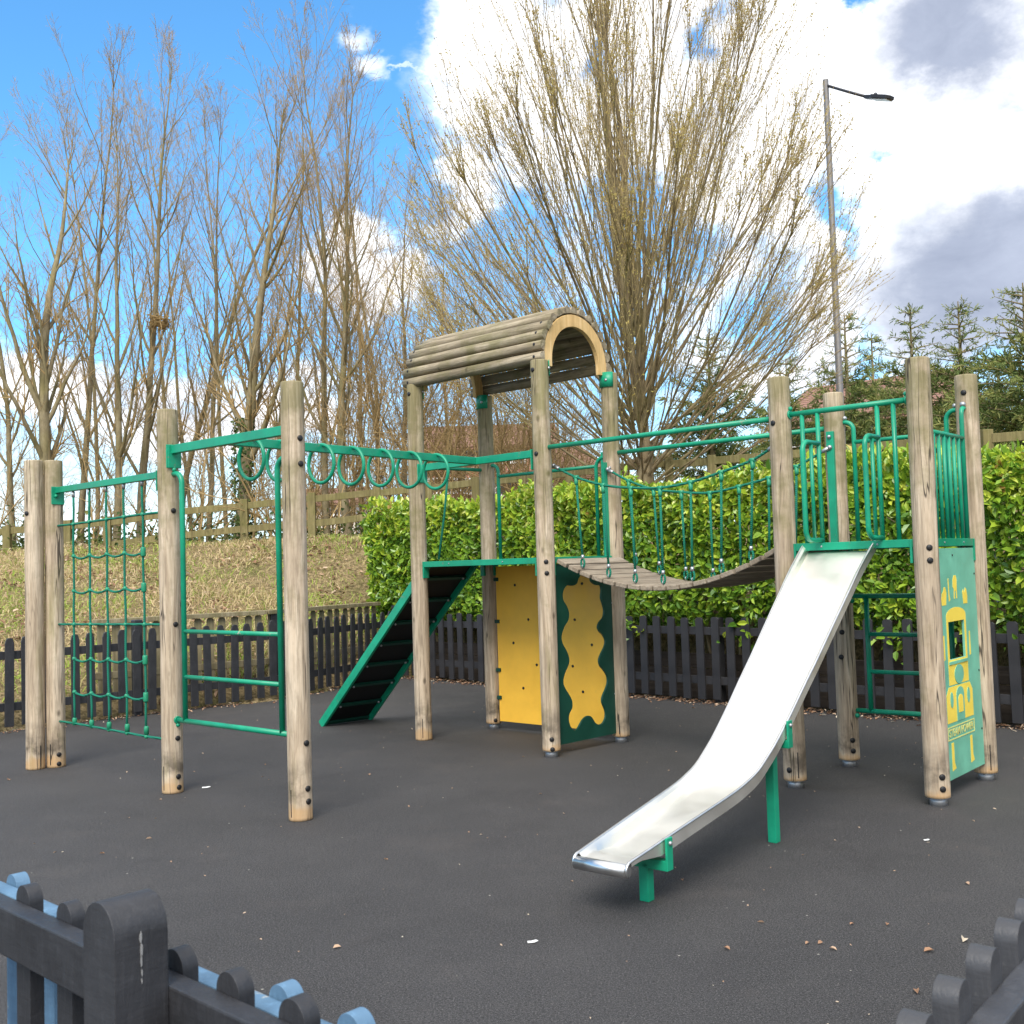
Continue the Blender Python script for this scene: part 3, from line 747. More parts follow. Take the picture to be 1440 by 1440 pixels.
for px, A0, B0, vo in ((frontpx, BA, BB, 0), (backpx, CA, CB, 0)):
    pts = [on_line(x, y, A0, B0) for x, y in px]
    fine = []
    for i in range(len(pts) - 1):
        p0 = pts[max(i - 1, 0)]; p1 = pts[i]; p2 = pts[i + 1]; p3 = pts[min(i + 2, len(pts) - 1)]
        for j in range(4):
            t = j / 4; fine.append(.5 * ((2 * p1) + (p2 - p0) * t + (2 * p0 - 5 * p1 + 4 * p2 - p3) * t * t + (3 * p1 - p0 - 3 * p2 + p3) * t ** 3))
    fine.append(pts[-1])
    s = MB(); s.tube(fine, .0105, 8); s.cur = 1
    for e, f2 in ((fine[0], fine[1]), (fine[-1], fine[-2])):
        dd = (f2 - e).normalized(); s.lathe(e - dd * .02, dd, [(.016, 0), (.016, .05), (.012, .055)], 10); s.ball(e - dd * .03, .019)
    s.build('handrail_rope', [M['rope'], M['zinc']], bridge)
    for i in range(1, len(pts) - 1):
        p = pts[i]; x = (p - A0).dot(bu); x2 = x + .05 * (1 - 2 * (x - x0) / (x1 - x0)) ; t = (x2 - x0) / (x1 - x0)
        ft = A0 + (B0 - A0).normalized() * x2 + Z * (sagz(t) + .012)
        s = MB(); s.tube([p, p.lerp(ft, .5), ft + Z * .075], .0095, 8); s.cur = 1
        s.tube([p - bu * .022, p + bu * .022], .0155, 10); s.lathe(p - Z * .065, Z, [(.0135, 0), (.016, .02), (.016, .06)], 10)
        s.cur = 2; s.lathe(ft + Z * .07, Z, [(.0135, 0), (.0135, .032)], 10); s.cur = 3
        lp = [ft + Z * .037 + bu * .017 * math.sin(a) + Z * .034 * math.cos(a) for a in [2 * math.pi * k / 14 for k in range(14)]]
        s.tube(lp, .0085, 7, closed=True); s.cur = 2
        s.tube([ft + Z * .008 + V * .012 * math.sin(a) + Z * .014 * math.cos(a) for a in [2 * math.pi * k / 10 for k in range(10)]], .004, 6, closed=True)
        s.build('hanger_rope', [M['rope'], M['clip'], M['zinc'], M['rope']], bridge)
# overhead bars above the bridge
for (a, b2, (pa, pb)) in (('T2', 'S1', ((775, 629.5), (1080, 588.5))), ('T4', 'S3', ((867, 637), (1080, 612)))):
    za = on_line(*pa, W[a], W[b2]).z; zb = on_line(*pb, W[a], W[b2]).z; z = (za + zb) / 2
    p0, p1 = between(a, b2, z); guard_tube([p0, p1], .0195, None, 'overhead_bar')
q = W['S3'] - (W['S3'] - W['S1']).normalized() * (PR + .006)
s = MB(); dv3 = (W['S3'] - W['S1']).normalized(); s.bar(Vector((q.x, q.y, ZD2)), Vector((q.x, q.y, 2.47)), .055, .03, dv3); s.cur = 1; s.ball(Vector((q.x, q.y, 2.43)) - V * .02, .015); s.build('end_plate', [M['green'], M['zinc']], frame, .002)

# --- slide tower guard rails
S1, S2, S3, S4 = (W[k] for k in ('S1', 'S2', 'S3', 'S4'))
def sp12(x, y): return on_line(x, y, S1, S2)
z12 = (sp12(1112, 581).z + sp12(1272, 565).z) / 2
a, b_ = between('S1', 'S2', z12, PR - .005, PR - .005); d12 = (b_ - a).normalized()
s = MB(); s.tube([a, b_], .0185, 12); s.lathe(a, d12, [(.03, 0), (.03, .012)], 12); s.lathe(b_, -d12, [(.03, 0), (.03, .012)], 12)
s.ball(a + Z * .04 + d12 * .01, .016); s.ball(b_ + Z * .04 - d12 * .01, .016)
sg = s.build('slide_entrance_rail', M['green'], frame)
ups = {}
for k, (x, y) in {'v1': (1129, 620), 'v2': (1153, 670), 'v3': (1236, 640), 'v4': (1260, 660)}.items():
    q = sp12(x, y); q.z = 0; ups[k] = q
    s = MB(); s.tube([q + Z * ZD2, q + Z * z12], .0145, 10); s.build('baluster', M['green'], sg)
for k, wid in (('v2', .235), ('v3', .21)):
    q = ups[k]; zt_, zb_ = ZD2 + .665, ZD2 + .02; rr = .07; out = -V
    o1 = q + out * (wid - rr)
    pts = [q + Z * zt_] + [o1 + Z * (zt_ - rr) + (out * math.sin(t) + Z * math.cos(t)) * rr for t in [math.pi / 2 * i / 6 for i in range(7)]]
    pts += [o1 + Z * (zb_ + rr) + (out * math.cos(t) - Z * math.sin(t)) * rr for t in [math.pi / 2 * i / 6 for i in range(7)]] + [q + Z * zb_]
    s = MB(); s.tube(pts, .0165, 12); s.tube([q + out * wid * .48 + Z * zb_, q + out * wid * .48 + Z * zt_], .0125, 10); s.build('safety_hoop', M['green'], sg)
d24 = (S4 - S2).normalized(); z24 = on_line(1349, 615, S2, S4).z
zt24 = on_line(1351, 573, S2, S4).z
p4 = hook_post('S4', -1, d24, .055, zt24, ZD2); p2 = hook_post('S2', 1, d24, .055, zt24, ZD2)
bg = guard_tube(p4, .016, None, 'side_guard'); guard_tube(p2, .016, bg, 'upright')
i0, i1 = p2[-1], p4[-1]
guard_tube([Vector((i0.x, i0.y, z24)), Vector((i1.x, i1.y, z24))], .0155, bg, 'top_rail')
for k in range(1, 7):
    q = i0.lerp(i1, k / 7); guard_tube([Vector((q.x, q.y, ZD2)), Vector((q.x, q.y, z24))], .0125, bg, 'baluster')
s = MB(); s.ball(p4[0] + Z * .025 - d24 * .02, .021); s.ball(p2[0] + Z * .025 + d24 * .02, .021); s.build('bolt_head', M['zinc'], bg)
d34s = (S4 - S3).normalized(); z34 = on_line(1240, 618, S3, S4).z; zt34 = on_line(1189, 594, S3, S4).z
p3 = hook_post('S3', 1, d34s, .07, zt34, ZD2); p4b = hook_post('S4', -1, d34s, .07, zt34, ZD2)
lg = guard_tube(p3, .0165, None, 'ladder_handrail'); guard_tube(p4b, .0165, lg, 'upright')
guard_tube([Vector((p3[-1].x, p3[-1].y, z34)), Vector((p4b[-1].x, p4b[-1].y, z34))], .0155, lg, 'top_rail')
s = MB(); s.ball(p3[0] + Z * .03 + d34s * .012, .018); s.ball(p4b[0] + Z * .03 - d34s * .012, .018); s.build('bolt_head', M['zinc'], lg)
# ladder under the back
def lp34(x, y): return on_line(x, y, S3, S4)
la = lp34(1221.5, 920); la.z = 0; lb_ = S4 - d34s * ((la - S3).dot(d34s)); lb_.z = 0
zl = [lp34(1230, 838).z, lp34(1240, 892).z, lp34(1240, 945).z, lp34(1240, 1001).z]
s = MB()
for q in (la, lb_): s.tube([q + Z * zl[3], q + Z * zl[0]], .0185, 12)
a, b_ = between('S3', 'S4', 0, PR - .005, PR - .005)
for z in (zl[0], zl[3]): s.tube([a + Z * z, b_ + Z * z], .0175, 12); s.ball(a + Z * (z - .035) + d34s * .015 - V * .02, .018)
lad = s.build('access_ladder', M['green'], frame)
a, b_ = between('S3', 'S4', 0, PR - .005, PR - .005)
for k, z in enumerate(zl):
    s = MB()
    if k in (0, 3): continue
    s.tube([la + Z * z, lb_ + Z * z], .0155, 10)
    s.build('rung', [M['green'], M['zinc']], lad)

# --- play panel with the little engine
h0, h1 = between('S2', 'S4', 0, PR - .03, PR + .0); hx = (h1 - h0).normalized(); HL = (h1 - h0).length; hn = hx.cross(Z)
h0 = h0 + hn * .012
zc0 = on_line(1335, 1096, S2, S4).z; zc1 = on_line(1381, 1074, S2, S4).z; zb_ = (zc0 + zc1) / 2 + .0
def uv6(x, y): p = on_line(1290 + x / 7.2, 920 + y / 7.2, S2, S4); return to_uv(p, h0, hx)
def uv5(x, y): p = on_line(1290 + x / 8.0, 760 + y / 8.0, S2, S4); return to_uv(p, h0, hx)
win = [uv5(322, 918), uv5(488, 890), uv5(510, 1300), uv5(330, 1345)]
win = sorted(win)[:2] + sorted(win)[2:]
wx0 = min(p[0] for p in win); wx1 = max(p[0] for p in win); wz0 = (uv5(330, 1345)[1] + uv5(512, 1300)[1]) / 2; wz1 = (uv5(322, 918)[1] + uv5(490, 890)[1]) / 2
cx = (wx0 + wx1) / 2
s = MB(); s.plate(h0, hx, Z, [[(0, zb_), (HL, zb_), (HL, 1.575), (0, 1.575)], [(wx0, wz0), (wx0, wz1), (wx1, wz1), (wx1, wz0)]], -.008, .008)
pp = s.build('play_panel', M['teal'], frame, .002)
def inlay(polys, t0, t1, mat, name='engraved_shape'):
    s = MB(); s.plate(h0, hx, Z, polys, t0, t1); return s.build(name, mat, pp)
FR = .035
cabw = (wx1 - wx0) / 2 + .032
top = [(cx + cabw * math.cos(t), wz1 + .035 + .055 * math.sin(t)) for t in [math.pi * i / 12 for i in range(13)]]
zmid = uv6(500, 250)[1]
inlay([[(cx + cabw, wz0 - .16)] + top + [(cx - cabw, wz0 - .16)], [(wx0 - .001, wz0 - .001), (wx0 - .001, wz1 + .001), (wx1 + .001, wz1 + .001), (wx1 + .001, wz0 - .001)]], .008, .0095, M['inlay'], 'cab_outline')
inlay([[(wx0 - .02, wz0 - .03), (wx1 + .02, wz0 - .03), (wx1 + .02, wz0 - .012), (wx0 - .02, wz0 - .012)]], .0095, .016, M['teal'], 'window_sill')
zd = wz0 - .10
boi = [(cx + .085 * math.cos(t) * (1 if abs(math.cos(t)) > .5 else .95), zd + .062 * math.sin(t)) for t in [2 * math.pi * i / 24 for i in range(24)]]
inlay([boi], .0096, .0125, M['teal'], 'boiler_plate')
zw = wz0 - .17
bodyw = (wx1 - wx0) / 2 * 1.62; zbase = uv6(430, 650)[1]
inlay([[(cx - bodyw, zbase), (cx + bodyw, zbase), (cx + bodyw, zw - .05), (cx + bodyw * .8, zw), (cx - bodyw * .8, zw), (cx - bodyw, zw - .05)]], .0081, .0096, M['inlay'], 'engine_body')
dw = .072; zdt = zw - .03
inlay([[(cx - dw, zbase), (cx + dw, zbase)] + [(cx + dw * math.cos(t), zdt - .03 + .05 * math.sin(t)) for t in [math.pi * i / 10 for i in range(11)]]], .0097, .012, M['teal'], 'door_frame')
inlay([[(cx - dw * .6, zbase + .05), (cx + dw * .6, zbase + .05)] + [(cx + dw * .6 * math.cos(t), zdt - .06 + .03 * math.sin(t)) for t in [math.pi * i / 10 for i in range(11)]]], .0121, .0138, M['inlay'], 'door')
for sg_ in (-1, 1):
    inlay([[(cx + sg_ * (dw + bodyw) / 2 + .026 * math.cos(t), (zbase + zdt) / 2 + .045 + .05 * math.sin(t)) for t in [2 * math.pi * i / 16 for i in range(16)]]], .0097, .0125, M['teal'], 'porthole')
    inlay([[(cx + sg_ * bodyw * .72 - .022, zbase - .30), (cx + sg_ * bodyw * .72 + .045 * (1), zbase - .29), (cx + sg_ * bodyw * .72 + .022, zbase - .25), (cx + sg_ * bodyw * .72 + .02, zbase - .125), (cx + sg_ * bodyw * .72 - .02, zbase - .125)]], .008, .0095, M['inlay'], 'buffer_beam')
    inlay([[(cx + sg_ * (cabw + .06) - .014, wz0 - .0), (cx + sg_ * (cabw + .06) + .012, wz0 + .01), (cx + sg_ * (cabw + .06) + .008, wz0 + .16), (cx + sg_ * (cabw + .06) - .008, wz0 + .16)]], .008, .0095, M['inlay'], 'lamp_bracket')
# animals peeping over the cab roof
za = wz1 + .135; hwn = (wx1 - wx0) / 2
def blob(pts, name='animal_shape'): inlay([pts], .008, .0095, M['inlay'], name)
def sh(lst, ox, oz, k=1.0): return [(ox + a * k, oz + b * k) for a, b in lst]
blob(sh([(-.03, 0), (-.025, .06), (-.045, .075), (-.04, .12), (-.015, .15), (.02, .15), (.035, .125), (.03, .06), (.03, 0), (.015, 0), (.012, .05), (-.012, .05), (-.015, 0)], cx + .01, za + .01))
blob(sh([(-.035, 0), (-.05, .08), (-.03, .1), (-.01, .075), (.012, .11), (.035, .1), (.05, .05), (.045, 0)], cx + hwn * 1.25, za - .03, .95))
blob(sh([(.035, 0), (.05, .08), (.03, .12), (.01, .12), (-.012, .09), (-.035, .08), (-.05, .04), (-.045, 0)], cx - hwn * 1.35, za - .025, .95))
blob(sh([(-.006, 0), (-.012, .14), (.0, .15), (.006, .05), (.018, .01)], cx - hwn * .72, za - .005))
# name plate
zt_ = zbase - .065
inlay([[(cx - bodyw * 1.02, zt_ - .042), (cx + bodyw * 1.02, zt_ - .042), (cx + bodyw * 1.02, zt_ + .042), (cx - bodyw * 1.02, zt_ + .042)], [(cx - bodyw * .99, zt_ - .035), (cx - bodyw * .99, zt_ + .035), (cx + bodyw * .99, zt_ + .035), (cx + bodyw * .99, zt_ - .035)]], .008, .0105, M['inlay_edge'], 'name_plate_border')
cu = bpy.data.curves.new('lettering', 'FONT'); cu.body = 'STEAM POWER'; cu.size = .068; cu.align_x = 'CENTER'; cu.align_y = 'CENTER'; cu.extrude = .001; cu.offset = .0012
to = bpy.data.objects.new('lettering', cu); COL.objects.link(to)
Mx = Matrix((hx, Z, hn)).transposed().to_4x4(); Mx.translation = h0 + hx * cx + Z * zt_ + hn * .0095
dg = bpy.context.evaluated_depsgraph_get(); me = bpy.data.meshes.new_from_object(to.evaluated_get(dg))
me.transform(Mx); me.transform(Matrix.Translation(-origin_of(pp)))
xs_ = [v.co.dot(hx) for v in me.vertices]; wid = max(xs_) - min(xs_)
bpy.data.objects.remove(to)
lo = bpy.data.objects.new('lettering', me); COL.objects.link(lo); me.materials.clear(); me.materials.append(M['inlay_edge']); lo.parent = pp
for (t, z) in ((.45, 1.53), (.965, 1.40), (.965, .75), (.965, .36)):
    s = MB(); s.lathe(h0 + hx * HL * t + Z * z + hn * .008, hn, [(.007, 0), (.007, .004), (.003, .005)], 8); s.build('screw', M['bolt'], pp)

# --- slide
TL = on_line(1129, 767, S1, S2); TR = on_line(1231, 761.5, S1, S2)
LLp = on_z(810, 1200, .25); LRp = on_z(887, 1214, .25)
prof = [(-.01, 1.632), (.05, 1.60), (.27, 1.455), (.45, 1.32), (.71, 1.125), (.92, .965), (1.10, .835), (1.28, .70), (1.46, .575), (1.58, .505), (1.70, .445), (1.84, .405), (1.98, .378), (2.25, .340), (2.48, .308), (2.65, .283), (2.80, .262), (2.885, .25)]
def catopen(p, k=3):
    out = []
    for i in range(len(p) - 1):
        a, b, c, e = p[max(i - 1, 0)], p[i], p[i + 1], p[min(i + 2, len(p) - 1)]
        for j in range(k):
            t = j / k; out.append(tuple(.5 * ((2 * b[q]) + (c[q] - a[q]) * t + (2 * a[q] - 5 * b[q] + 4 * c[q] - e[q]) * t * t + (3 * b[q] - a[q] - 3 * c[q] + e[q]) * t ** 3) for q in (0, 1)))
    return out + [p[-1]]
prof = catopen(prof)
LA, RA = Vector((TL.x, TL.y, 0)), Vector((TR.x, TR.y, 0)); LB, RB = Vector((LLp.x, LLp.y, 0)), Vector((LRp.x, LRp.y, 0))
LT = 2.89
sl = MB(); rows = []
for (sx_, z) in prof:
    t = sx_ / LT; l = LA.lerp(LB, t) + Z * z; r_ = RA.lerp(RB, t) + Z * z; c = (r_ - l); w_ = c.length; cn = c / w_
    dep_ = .055 if t > .02 else .055
    dep_ *= min(1, max(.3, (LT - sx_) / .25))
    wall = .028
    rows.append([l - Z * dep_ * 1.05, l, l + cn * .012 + Z * .004, l + cn * wall - Z * .012, l + cn * (wall + .012) - Z * dep_, r_ - cn * (wall + .012) - Z * dep_, r_ - cn * wall - Z * .012, r_ - cn * .012 + Z * .004, r_, r_ - Z * dep_ * 1.05, r_ - cn * .02 - Z * dep_ * 1.12, l + cn * .02 - Z * dep_ * 1.12])
n = 12; vs = [p for r_ in rows for p in r_]
fs = [(i * n + k, i * n + (k + 1) % n, (i + 1) * n + (k + 1) % n, (i + 1) * n + k) for i in range(len(rows) - 1) for k in range(n)]
sl.add(vs, fs, True)
slide = sl.build('slide', M['steel'], frame)
sm = slide.modifiers.new('split', 'EDGE_SPLIT'); sm.split_angle = R(28)
# rolled exit lip and edge beads
ldir = (LRp - LLp).normalized(); out = ((LB - LA).normalized() + (RB - RA).normalized()).normalized()
s = MB(); lipc = [LLp - Z * .035 + out * .012, LRp - Z * .035 + out * .012]
s.tube([lipc[0] + ldir * .01, lipc[1] - ldir * .01], .03, 16)
s.build('exit_lip', M['steel_rim'], slide)
for e, sgn in ((0, 1), (1, -1)):
    pts = [LA.lerp(LB, a / LT) + Z * (b + .002) if e == 0 else RA.lerp(RB, a / LT) + Z * (b + .002) for a, b in prof]
    q = pts[-1]
    pts += [q + out * .035 * math.sin(t) - Z * .035 * (1 - math.cos(t)) for t in [math.pi * .75 * i / 6 for i in range(1, 7)]]
    s = MB(); s.tube([p + ldir * sgn * .006 for p in pts], .0075, 8); s.build('edge_bead', M['steel_rim'], slide)
for (bx_, by_, stn) in ((910, 1266, 2.50), (1089, 1184, 1.30)):
    g_ = on_z(bx_, by_); ax_ = ((LB + RB) / 2 - (LA + RA) / 2).normalized(); stn = (g_ - (LA + RA) / 2).dot(ax_)
    t = min(range(len(prof)), key=lambda i: abs(prof[i][0] - stn)); zz = prof[t][1]
    tt = prof[t][0] / LT; l = LA.lerp(LB, tt); r_ = RA.lerp(RB, tt); cn = (r_ - l).normalized()
    ztop = zz - .115
    k = (g_ - l).dot(cn)
    base_line = l + cn * 0
    s = MB(); px_ = Vector((g_.x, g_.y, 0))
    s.bar(px_, px_ + Z * (ztop + .0), .05, .05, cn)
    half_ = (r_ - l).length
    a = px_ - cn * (k) + Z * ztop; b2 = px_ + cn * (half_ - k + .012) + Z * ztop
    s.bar(a, b2, .05, .045)
    s.bar(b2 - Z * .022, b2 + Z * .125, .05, .012, cn); s.bar(a - Z * .022, a + Z * .085, .05, .012, cn)
    s.cur = 1; s.ball(b2 + Z * .1 + cn * .008, .011)
    s.build('slide_support', [M['green'], M['zinc']], slide, .003)
#SECTION2
# ------------------------------------------------------------------ FENCES
def picket_mesh(w, t, h, style, mat, name='picket'):
    """local mesh: x across, y through, z up"""
    if style == 'round': top_ = [(w / 2 * math.cos(a), h - w / 2 + w / 2 * math.sin(a)) for a in [math.pi * i / 18 for i in range(19)]]
    elif style == 'knob': top_ = [(w / 2, h - .055), (w * .42, h - .035), (w * .36, h - .012), (w * .2, h), (-w * .2, h), (-w * .36, h - .012), (-w * .42, h - .035), (-w / 2, h - .055)]
    else: top_ = [(w / 2, h - .02), (w / 2 - .02, h), (-w / 2 + .02, h), (-w / 2, h - .02)]
    s = MB(); s.plate((0, 0, 0), Vector((1, 0, 0)), Z, [[(-w / 2, 0), (w / 2, 0)] + top_], -t / 2, t / 2)
    return s
def fence_run(parent, pts, spacing, w, t, h, style, mats, z0=.05, rail_z=(.25, .78), rail_h=.085, post_at=None, face=-1, jit=1.0, face_off=.03):
    proto = None
    for A, B in zip(pts, pts[1:]):
        d = (B - A).normalized(); L = (B - A).length; nn = Vector((d.y, -d.x, 0))     # towards the play side for our ordering
        for rz in rail_z:
            s = MB(); s.bar(A + Z * rz, B + Z * rz, .035, rail_h); s.build('rail', mats, parent, .003)
        k = int(L / spacing); ang = math.atan2(d.y, d.x)
        for i in range(k):
            p = A + d * (i + .5) * (L / k) + nn * face_off * (-face) * -1 * -1
            if proto is None:
                proto = picket_mesh(w, t, h - z0, style, mats).build('picket', mats, parent, local=Vector((0, 0, 0)))
                bv = proto.modifiers.new('edge', 'BEVEL'); bv.width = .003; bv.segments = 1; bv.limit_method = 'ANGLE'
                o = proto
            else:
                o = proto.copy(); COL.objects.link(o); o.parent = parent
            o.location = p + Z * (z0 + random.uniform(-.012, .012) * jit) - parent.location
            o.rotation_euler = (random.uniform(-.012, .012) * jit, random.uniform(-.012, .012) * jit, ang)
lf = empty('picket_fence', FL[1])
tag(lf, 'black picket fence with rounded tips below the grassy bank, behind the net', 'picket fence')
st = FL[1] + (FL[0] - FL[1]).normalized() * .9
fence_run(lf, [st, FL[1], FL[2], FL[3]], .167, .09, .022, .96, 'knob', M['fence'])
for (x, y) in ((197, 1007), (389, 980)):
    q = on_z(x, y); q += Vector((-.66, .75, 0)) * .06; s = MB(); s.bar(Vector((q.x, q.y, 0)), Vector((q.x, q.y, 1.07)), .10, .10, Vector((.75, .66, 0))); s.build('post', M['fence'], lf, .012)
s = MB(); s.bar(FL[3] + Vector((-.03, .05, 0)), FL[3] + Vector((-.03, .05, 1.03)), .10, .10, Vector((.7, .7, 0))); s.build('post', M['fence'], lf, .012)
rf = empty('picket_fence', FRB)
tag(rf, 'faded black picket fence under the green hedge, behind the slide', 'picket fence')
fence_run(rf, [FRA + (FRB - FRA).normalized() * .1, FRB], .193, .096, .022, .93, 'ear', M['fence_far'])
dR = (FRB - FRA).normalized(); nR = Vector((-dR.y, dR.x, 0))
for q in (2.6, 5.4, 8.2): p = FRA + dR * q + nR * .075; s = MB(); s.bar(p, p + Z * .92, .09, .09, dR); s.build('post', M['fence_far'], rf, .01)
# dark boards holding back the hedge bed
eb = MB()
for k in range(3): eb.bar(FRA + nR * .24 + Z * (.09 + .17 * k), FRB + nR * (.24 + .004 * k) + Z * (.09 + .17 * k), .03, .164)
tag(eb.build('retaining_boards', M['edging_dark'], None, .004), 'dark timber retaining boards behind the faded black picket fence', 'retaining wall')
# pale palisade behind the black fence on the left
pq = empty('palisade_fence', FL[2]); tag(pq, 'pale timber palisade with capping rail behind the black pickets', 'palisade')
dL1 = (FL[2] - FL[1]).normalized(); nL1 = Vector((-dL1.y, dL1.x, 0)); dL2 = (FL[3] - FL[2]).normalized(); nL2 = Vector((-dL2.y, dL2.x, 0))
q0 = FL[1] + dL1 * 1.1 + nL1 * .34; q1 = FL[2] + nL1 * .30; q2 = FL[3] - dL2 * .05 + nL2 * .32
proto = None
for A, B in ((q0, q1), (q1, q2)):
    d = (B - A).normalized(); L = (B - A).length; k = int(L / .16)
    s = MB(); s.bar(A + Z * 1.06, B + Z * 1.06, .13, .05); s.build('capping_rail', M['edging'], pq, .004)
    s = MB(); s.bar(A + Z * .45, B + Z * .45, .03, .08); s.build('rail', M['edging'], pq, .004)
    for i in range(k):
        p = A + d * (i + .5) * L / k
        if proto is None: o = proto = picket_mesh(.085, .02, .95, 'flat', None).build('board', M['edging'], pq, local=Vector((0, 0, 0)))
        else: o = proto.copy(); COL.objects.link(o); o.parent = pq
        o.location = p + Z * .08 - pq.location; o.rotation_euler = (0, random.uniform(-.02, .02), math.atan2(d.y, d.x))

# foreground fence (seen from outside, rail towards us) -------------------------------------------
ZRAIL = .86
fa, fb = on_z(0, 1275, ZRAIL), on_z(400, 1463, ZRAIL)
fd = (fb - fa).normalized(); fn = Vector((-fd.y, fd.x, 0))
if fn.y < 0: fn = -fn
nf = empty('picket_fence', (fa.x, fa.y, 0)); tag(nf, 'near black fence with stout round-topped post and rounded pickets', 'picket fence')
st0 = fa - fd * .5; en = fb + fd * .55
qb = on_line(237.5, 1360, fa, fb); qb = Vector((qb.x, qb.y, 0))              # right rear edge of the post, on the rail plane
qf = on_line(161.7, 1360, qb, qb + fn); PD = (qb - qf).dot(fn); ql = on_line(118, 1360, qb - fn * PD, qb - fn * PD + fd); PWD = (qb - ql).dot(fd)
hw = PWD / 2; pm = qb - fd * hw
for A, B in ((st0, en),):
    A = Vector((A.x, A.y, 0)); B = Vector((B.x, B.y, 0))
    for zz, hh in ((ZRAIL - .05, .10), (.24, .09)):
        s = MB(); s.bar(A + fn * .022 + Z * zz, B + fn * .022 + Z * zz, .044, hh); s.build('rail', M['fence'], nf, .004)
s = MB(); K = 16; ztop = 1.012
s.plate(pm - fn * .001, fd, Z, [[(-hw, 0), (hw, 0)] + [(hw * math.cos(t), ztop - hw + hw * math.sin(t)) for t in [math.pi * i / K for i in range(K + 1)]]], 0, PD)
np_ = s.build('post', M['fence'], nf, .004, round_=True)
s = MB(); pd = pm + fd * (hw + .001) - fn * PD      # pale dropping that ran down the post
zc_ = ztop - hw; m_ = PD * .47; rr_ = random.Random(5)
def drip(z, w, h, off=0.0):
    k_ = 9; s.plate(pd, fn, Z, [[(m_ + off + w * (.7 + .5 * rr_.random()) * math.cos(t), z + h * (.7 + .5 * rr_.random()) * math.sin(t)) for t in [2 * math.pi * i / k_ for i in range(k_)]]], -.0006, .0006)
for z_, w_, h_, o_ in ((-.004, .0022, .010, 0), (-.022, .0026, .012, .001), (-.040, .0016, .012, .0006), (-.060, .0014, .006, .0014), (-.074, .0009, .004, .001), (-.225, .005, .006, .004)): drip(zc_ + z_, w_, h_, o_)
s.build('dropping_stain', M['dropping'], np_)
PT = .03
def near_picket(x, y, parent, mat, w=.068, tall=.895, off=.059, proto=[None]):
    q = on_line(x, y, fa + fn * off, fb + fn * off); s = picket_mesh(w, PT, tall - .06, 'round', mat)
    o = s.build('picket', mat, parent, local=Vector((0, 0, 0)), round_=True); o.location = Vector((q.x, q.y, .06)) - parent.location; o.rotation_euler = (0, 0, math.atan2(fd.y, fd.x))
    bv = o.modifiers.new('edge', 'BEVEL'); bv.width = .003; bv.segments = 2; bv.limit_method = 'ANGLE'
for x, y in ((-42, 1240), (42, 1275), (100, 1300), (178, 1320), (254, 1350), (331, 1385), (421, 1425), (530, 1470)): near_picket(x, y, nf, M['fence'])
# blue gate folded back against it
gt = empty('garden_gate', (fa.x, fa.y, 0)); tag(gt, 'blue painted picket gate folded back behind the near black fence', 'gate')
GO = .155
A = Vector((st0.x, st0.y, 0)) + fn * GO; B = Vector((en.x, en.y, 0)) + fn * GO
for zz in (.762, .26):
    s = MB(); s.bar(A + Z * zz, B + Z * zz, .045, .075); s.build('rail', M['blue'], gt, .008)
for x in (-40, 27, 78, 172, 290, 403, 500, 590):
    q = on_line(x, 1380, fa + fn * (GO + .04), fb + fn * (GO + .04)); tall = .822 if x in (27, 403, 500) else .77
    s = picket_mesh(.062, .034, tall - .08, 'round', None); o = s.build('picket', M['blue'], gt, local=Vector((0, 0, 0)), round_=True)
    o.location = Vector((q.x, q.y, .08)) - gt.location; o.rotation_euler = (0, 0, math.atan2(fd.y, fd.x)); bv = o.modifiers.new('edge', 'BEVEL'); bv.width = .004; bv.segments = 2; bv.limit_method = 'ANGLE'
# right foreground fence
ga, gb = on_z(1440, 1345, ZRAIL), on_z(1355, 1440, ZRAIL)
gd = (ga - gb).normalized(); gn = Vector((-gd.y, gd.x, 0))      # gn: away to the left
nr = empty('picket_fence', (gb.x, gb.y, 0)); tag(nr, 'near grey-black fence in the lower right corner with four rounded pickets', 'picket fence')
A = Vector((gb.x, gb.y, 0)) - gd * 1.2; B = Vector((ga.x, ga.y, 0)) + gd * 2.1
for zz, hh in ((ZRAIL - .05, .10), (.24, .09)):
    s = MB(); s.bar(A - gn * .024 + Z * zz, B - gn * .024 + Z * zz, .048, hh); s.build('rail', M['fence_grey'], nr, .004)
for P_ in (A, B):
    s = MB(); s.plate(P_ - gn * .075 - gd * 0, gd, Z, [[(-.045, 0), (.045, 0)] + [(.045 * math.cos(t), .955 + .045 * math.sin(t)) for t in [math.pi * i / 14 for i in range(15)]]], -.05, .05); s.build('post', M['fence_grey'], nr, .004, round_=True)
for k_ in range(12):
    o = picket_mesh(.060, .038, .85, 'round', None).build('picket', M['fence_grey'], nr, local=Vector((0, 0, 0)), round_=True); q = Vector((ga.x, ga.y, 0)) + gd * (.27 + .145 * k_) + gn * .018
    o.location = Vector((q.x, q.y, .06)) - nr.location; o.rotation_euler = (0, 0, math.atan2(gd.y, gd.x))
for x, y in ((1421, 1310), (1383, 1350), (1338, 1395), (1288, 1440), (1448, 1272)):
    q = on_line(x, y, ga + gn * .018, gb + gn * .018); o = picket_mesh(.062, .038, .86, 'round', None).build('picket', M['fence_grey'], nr, local=Vector((0, 0, 0)), round_=True)
    o.location = Vector((q.x, q.y, .06)) - nr.location; o.rotation_euler = (0, 0, math.atan2(gd.y, gd.x)); bv = o.modifiers.new('edge', 'BEVEL'); bv.width = .003; bv.segments = 2; bv.limit_method = 'ANGLE'

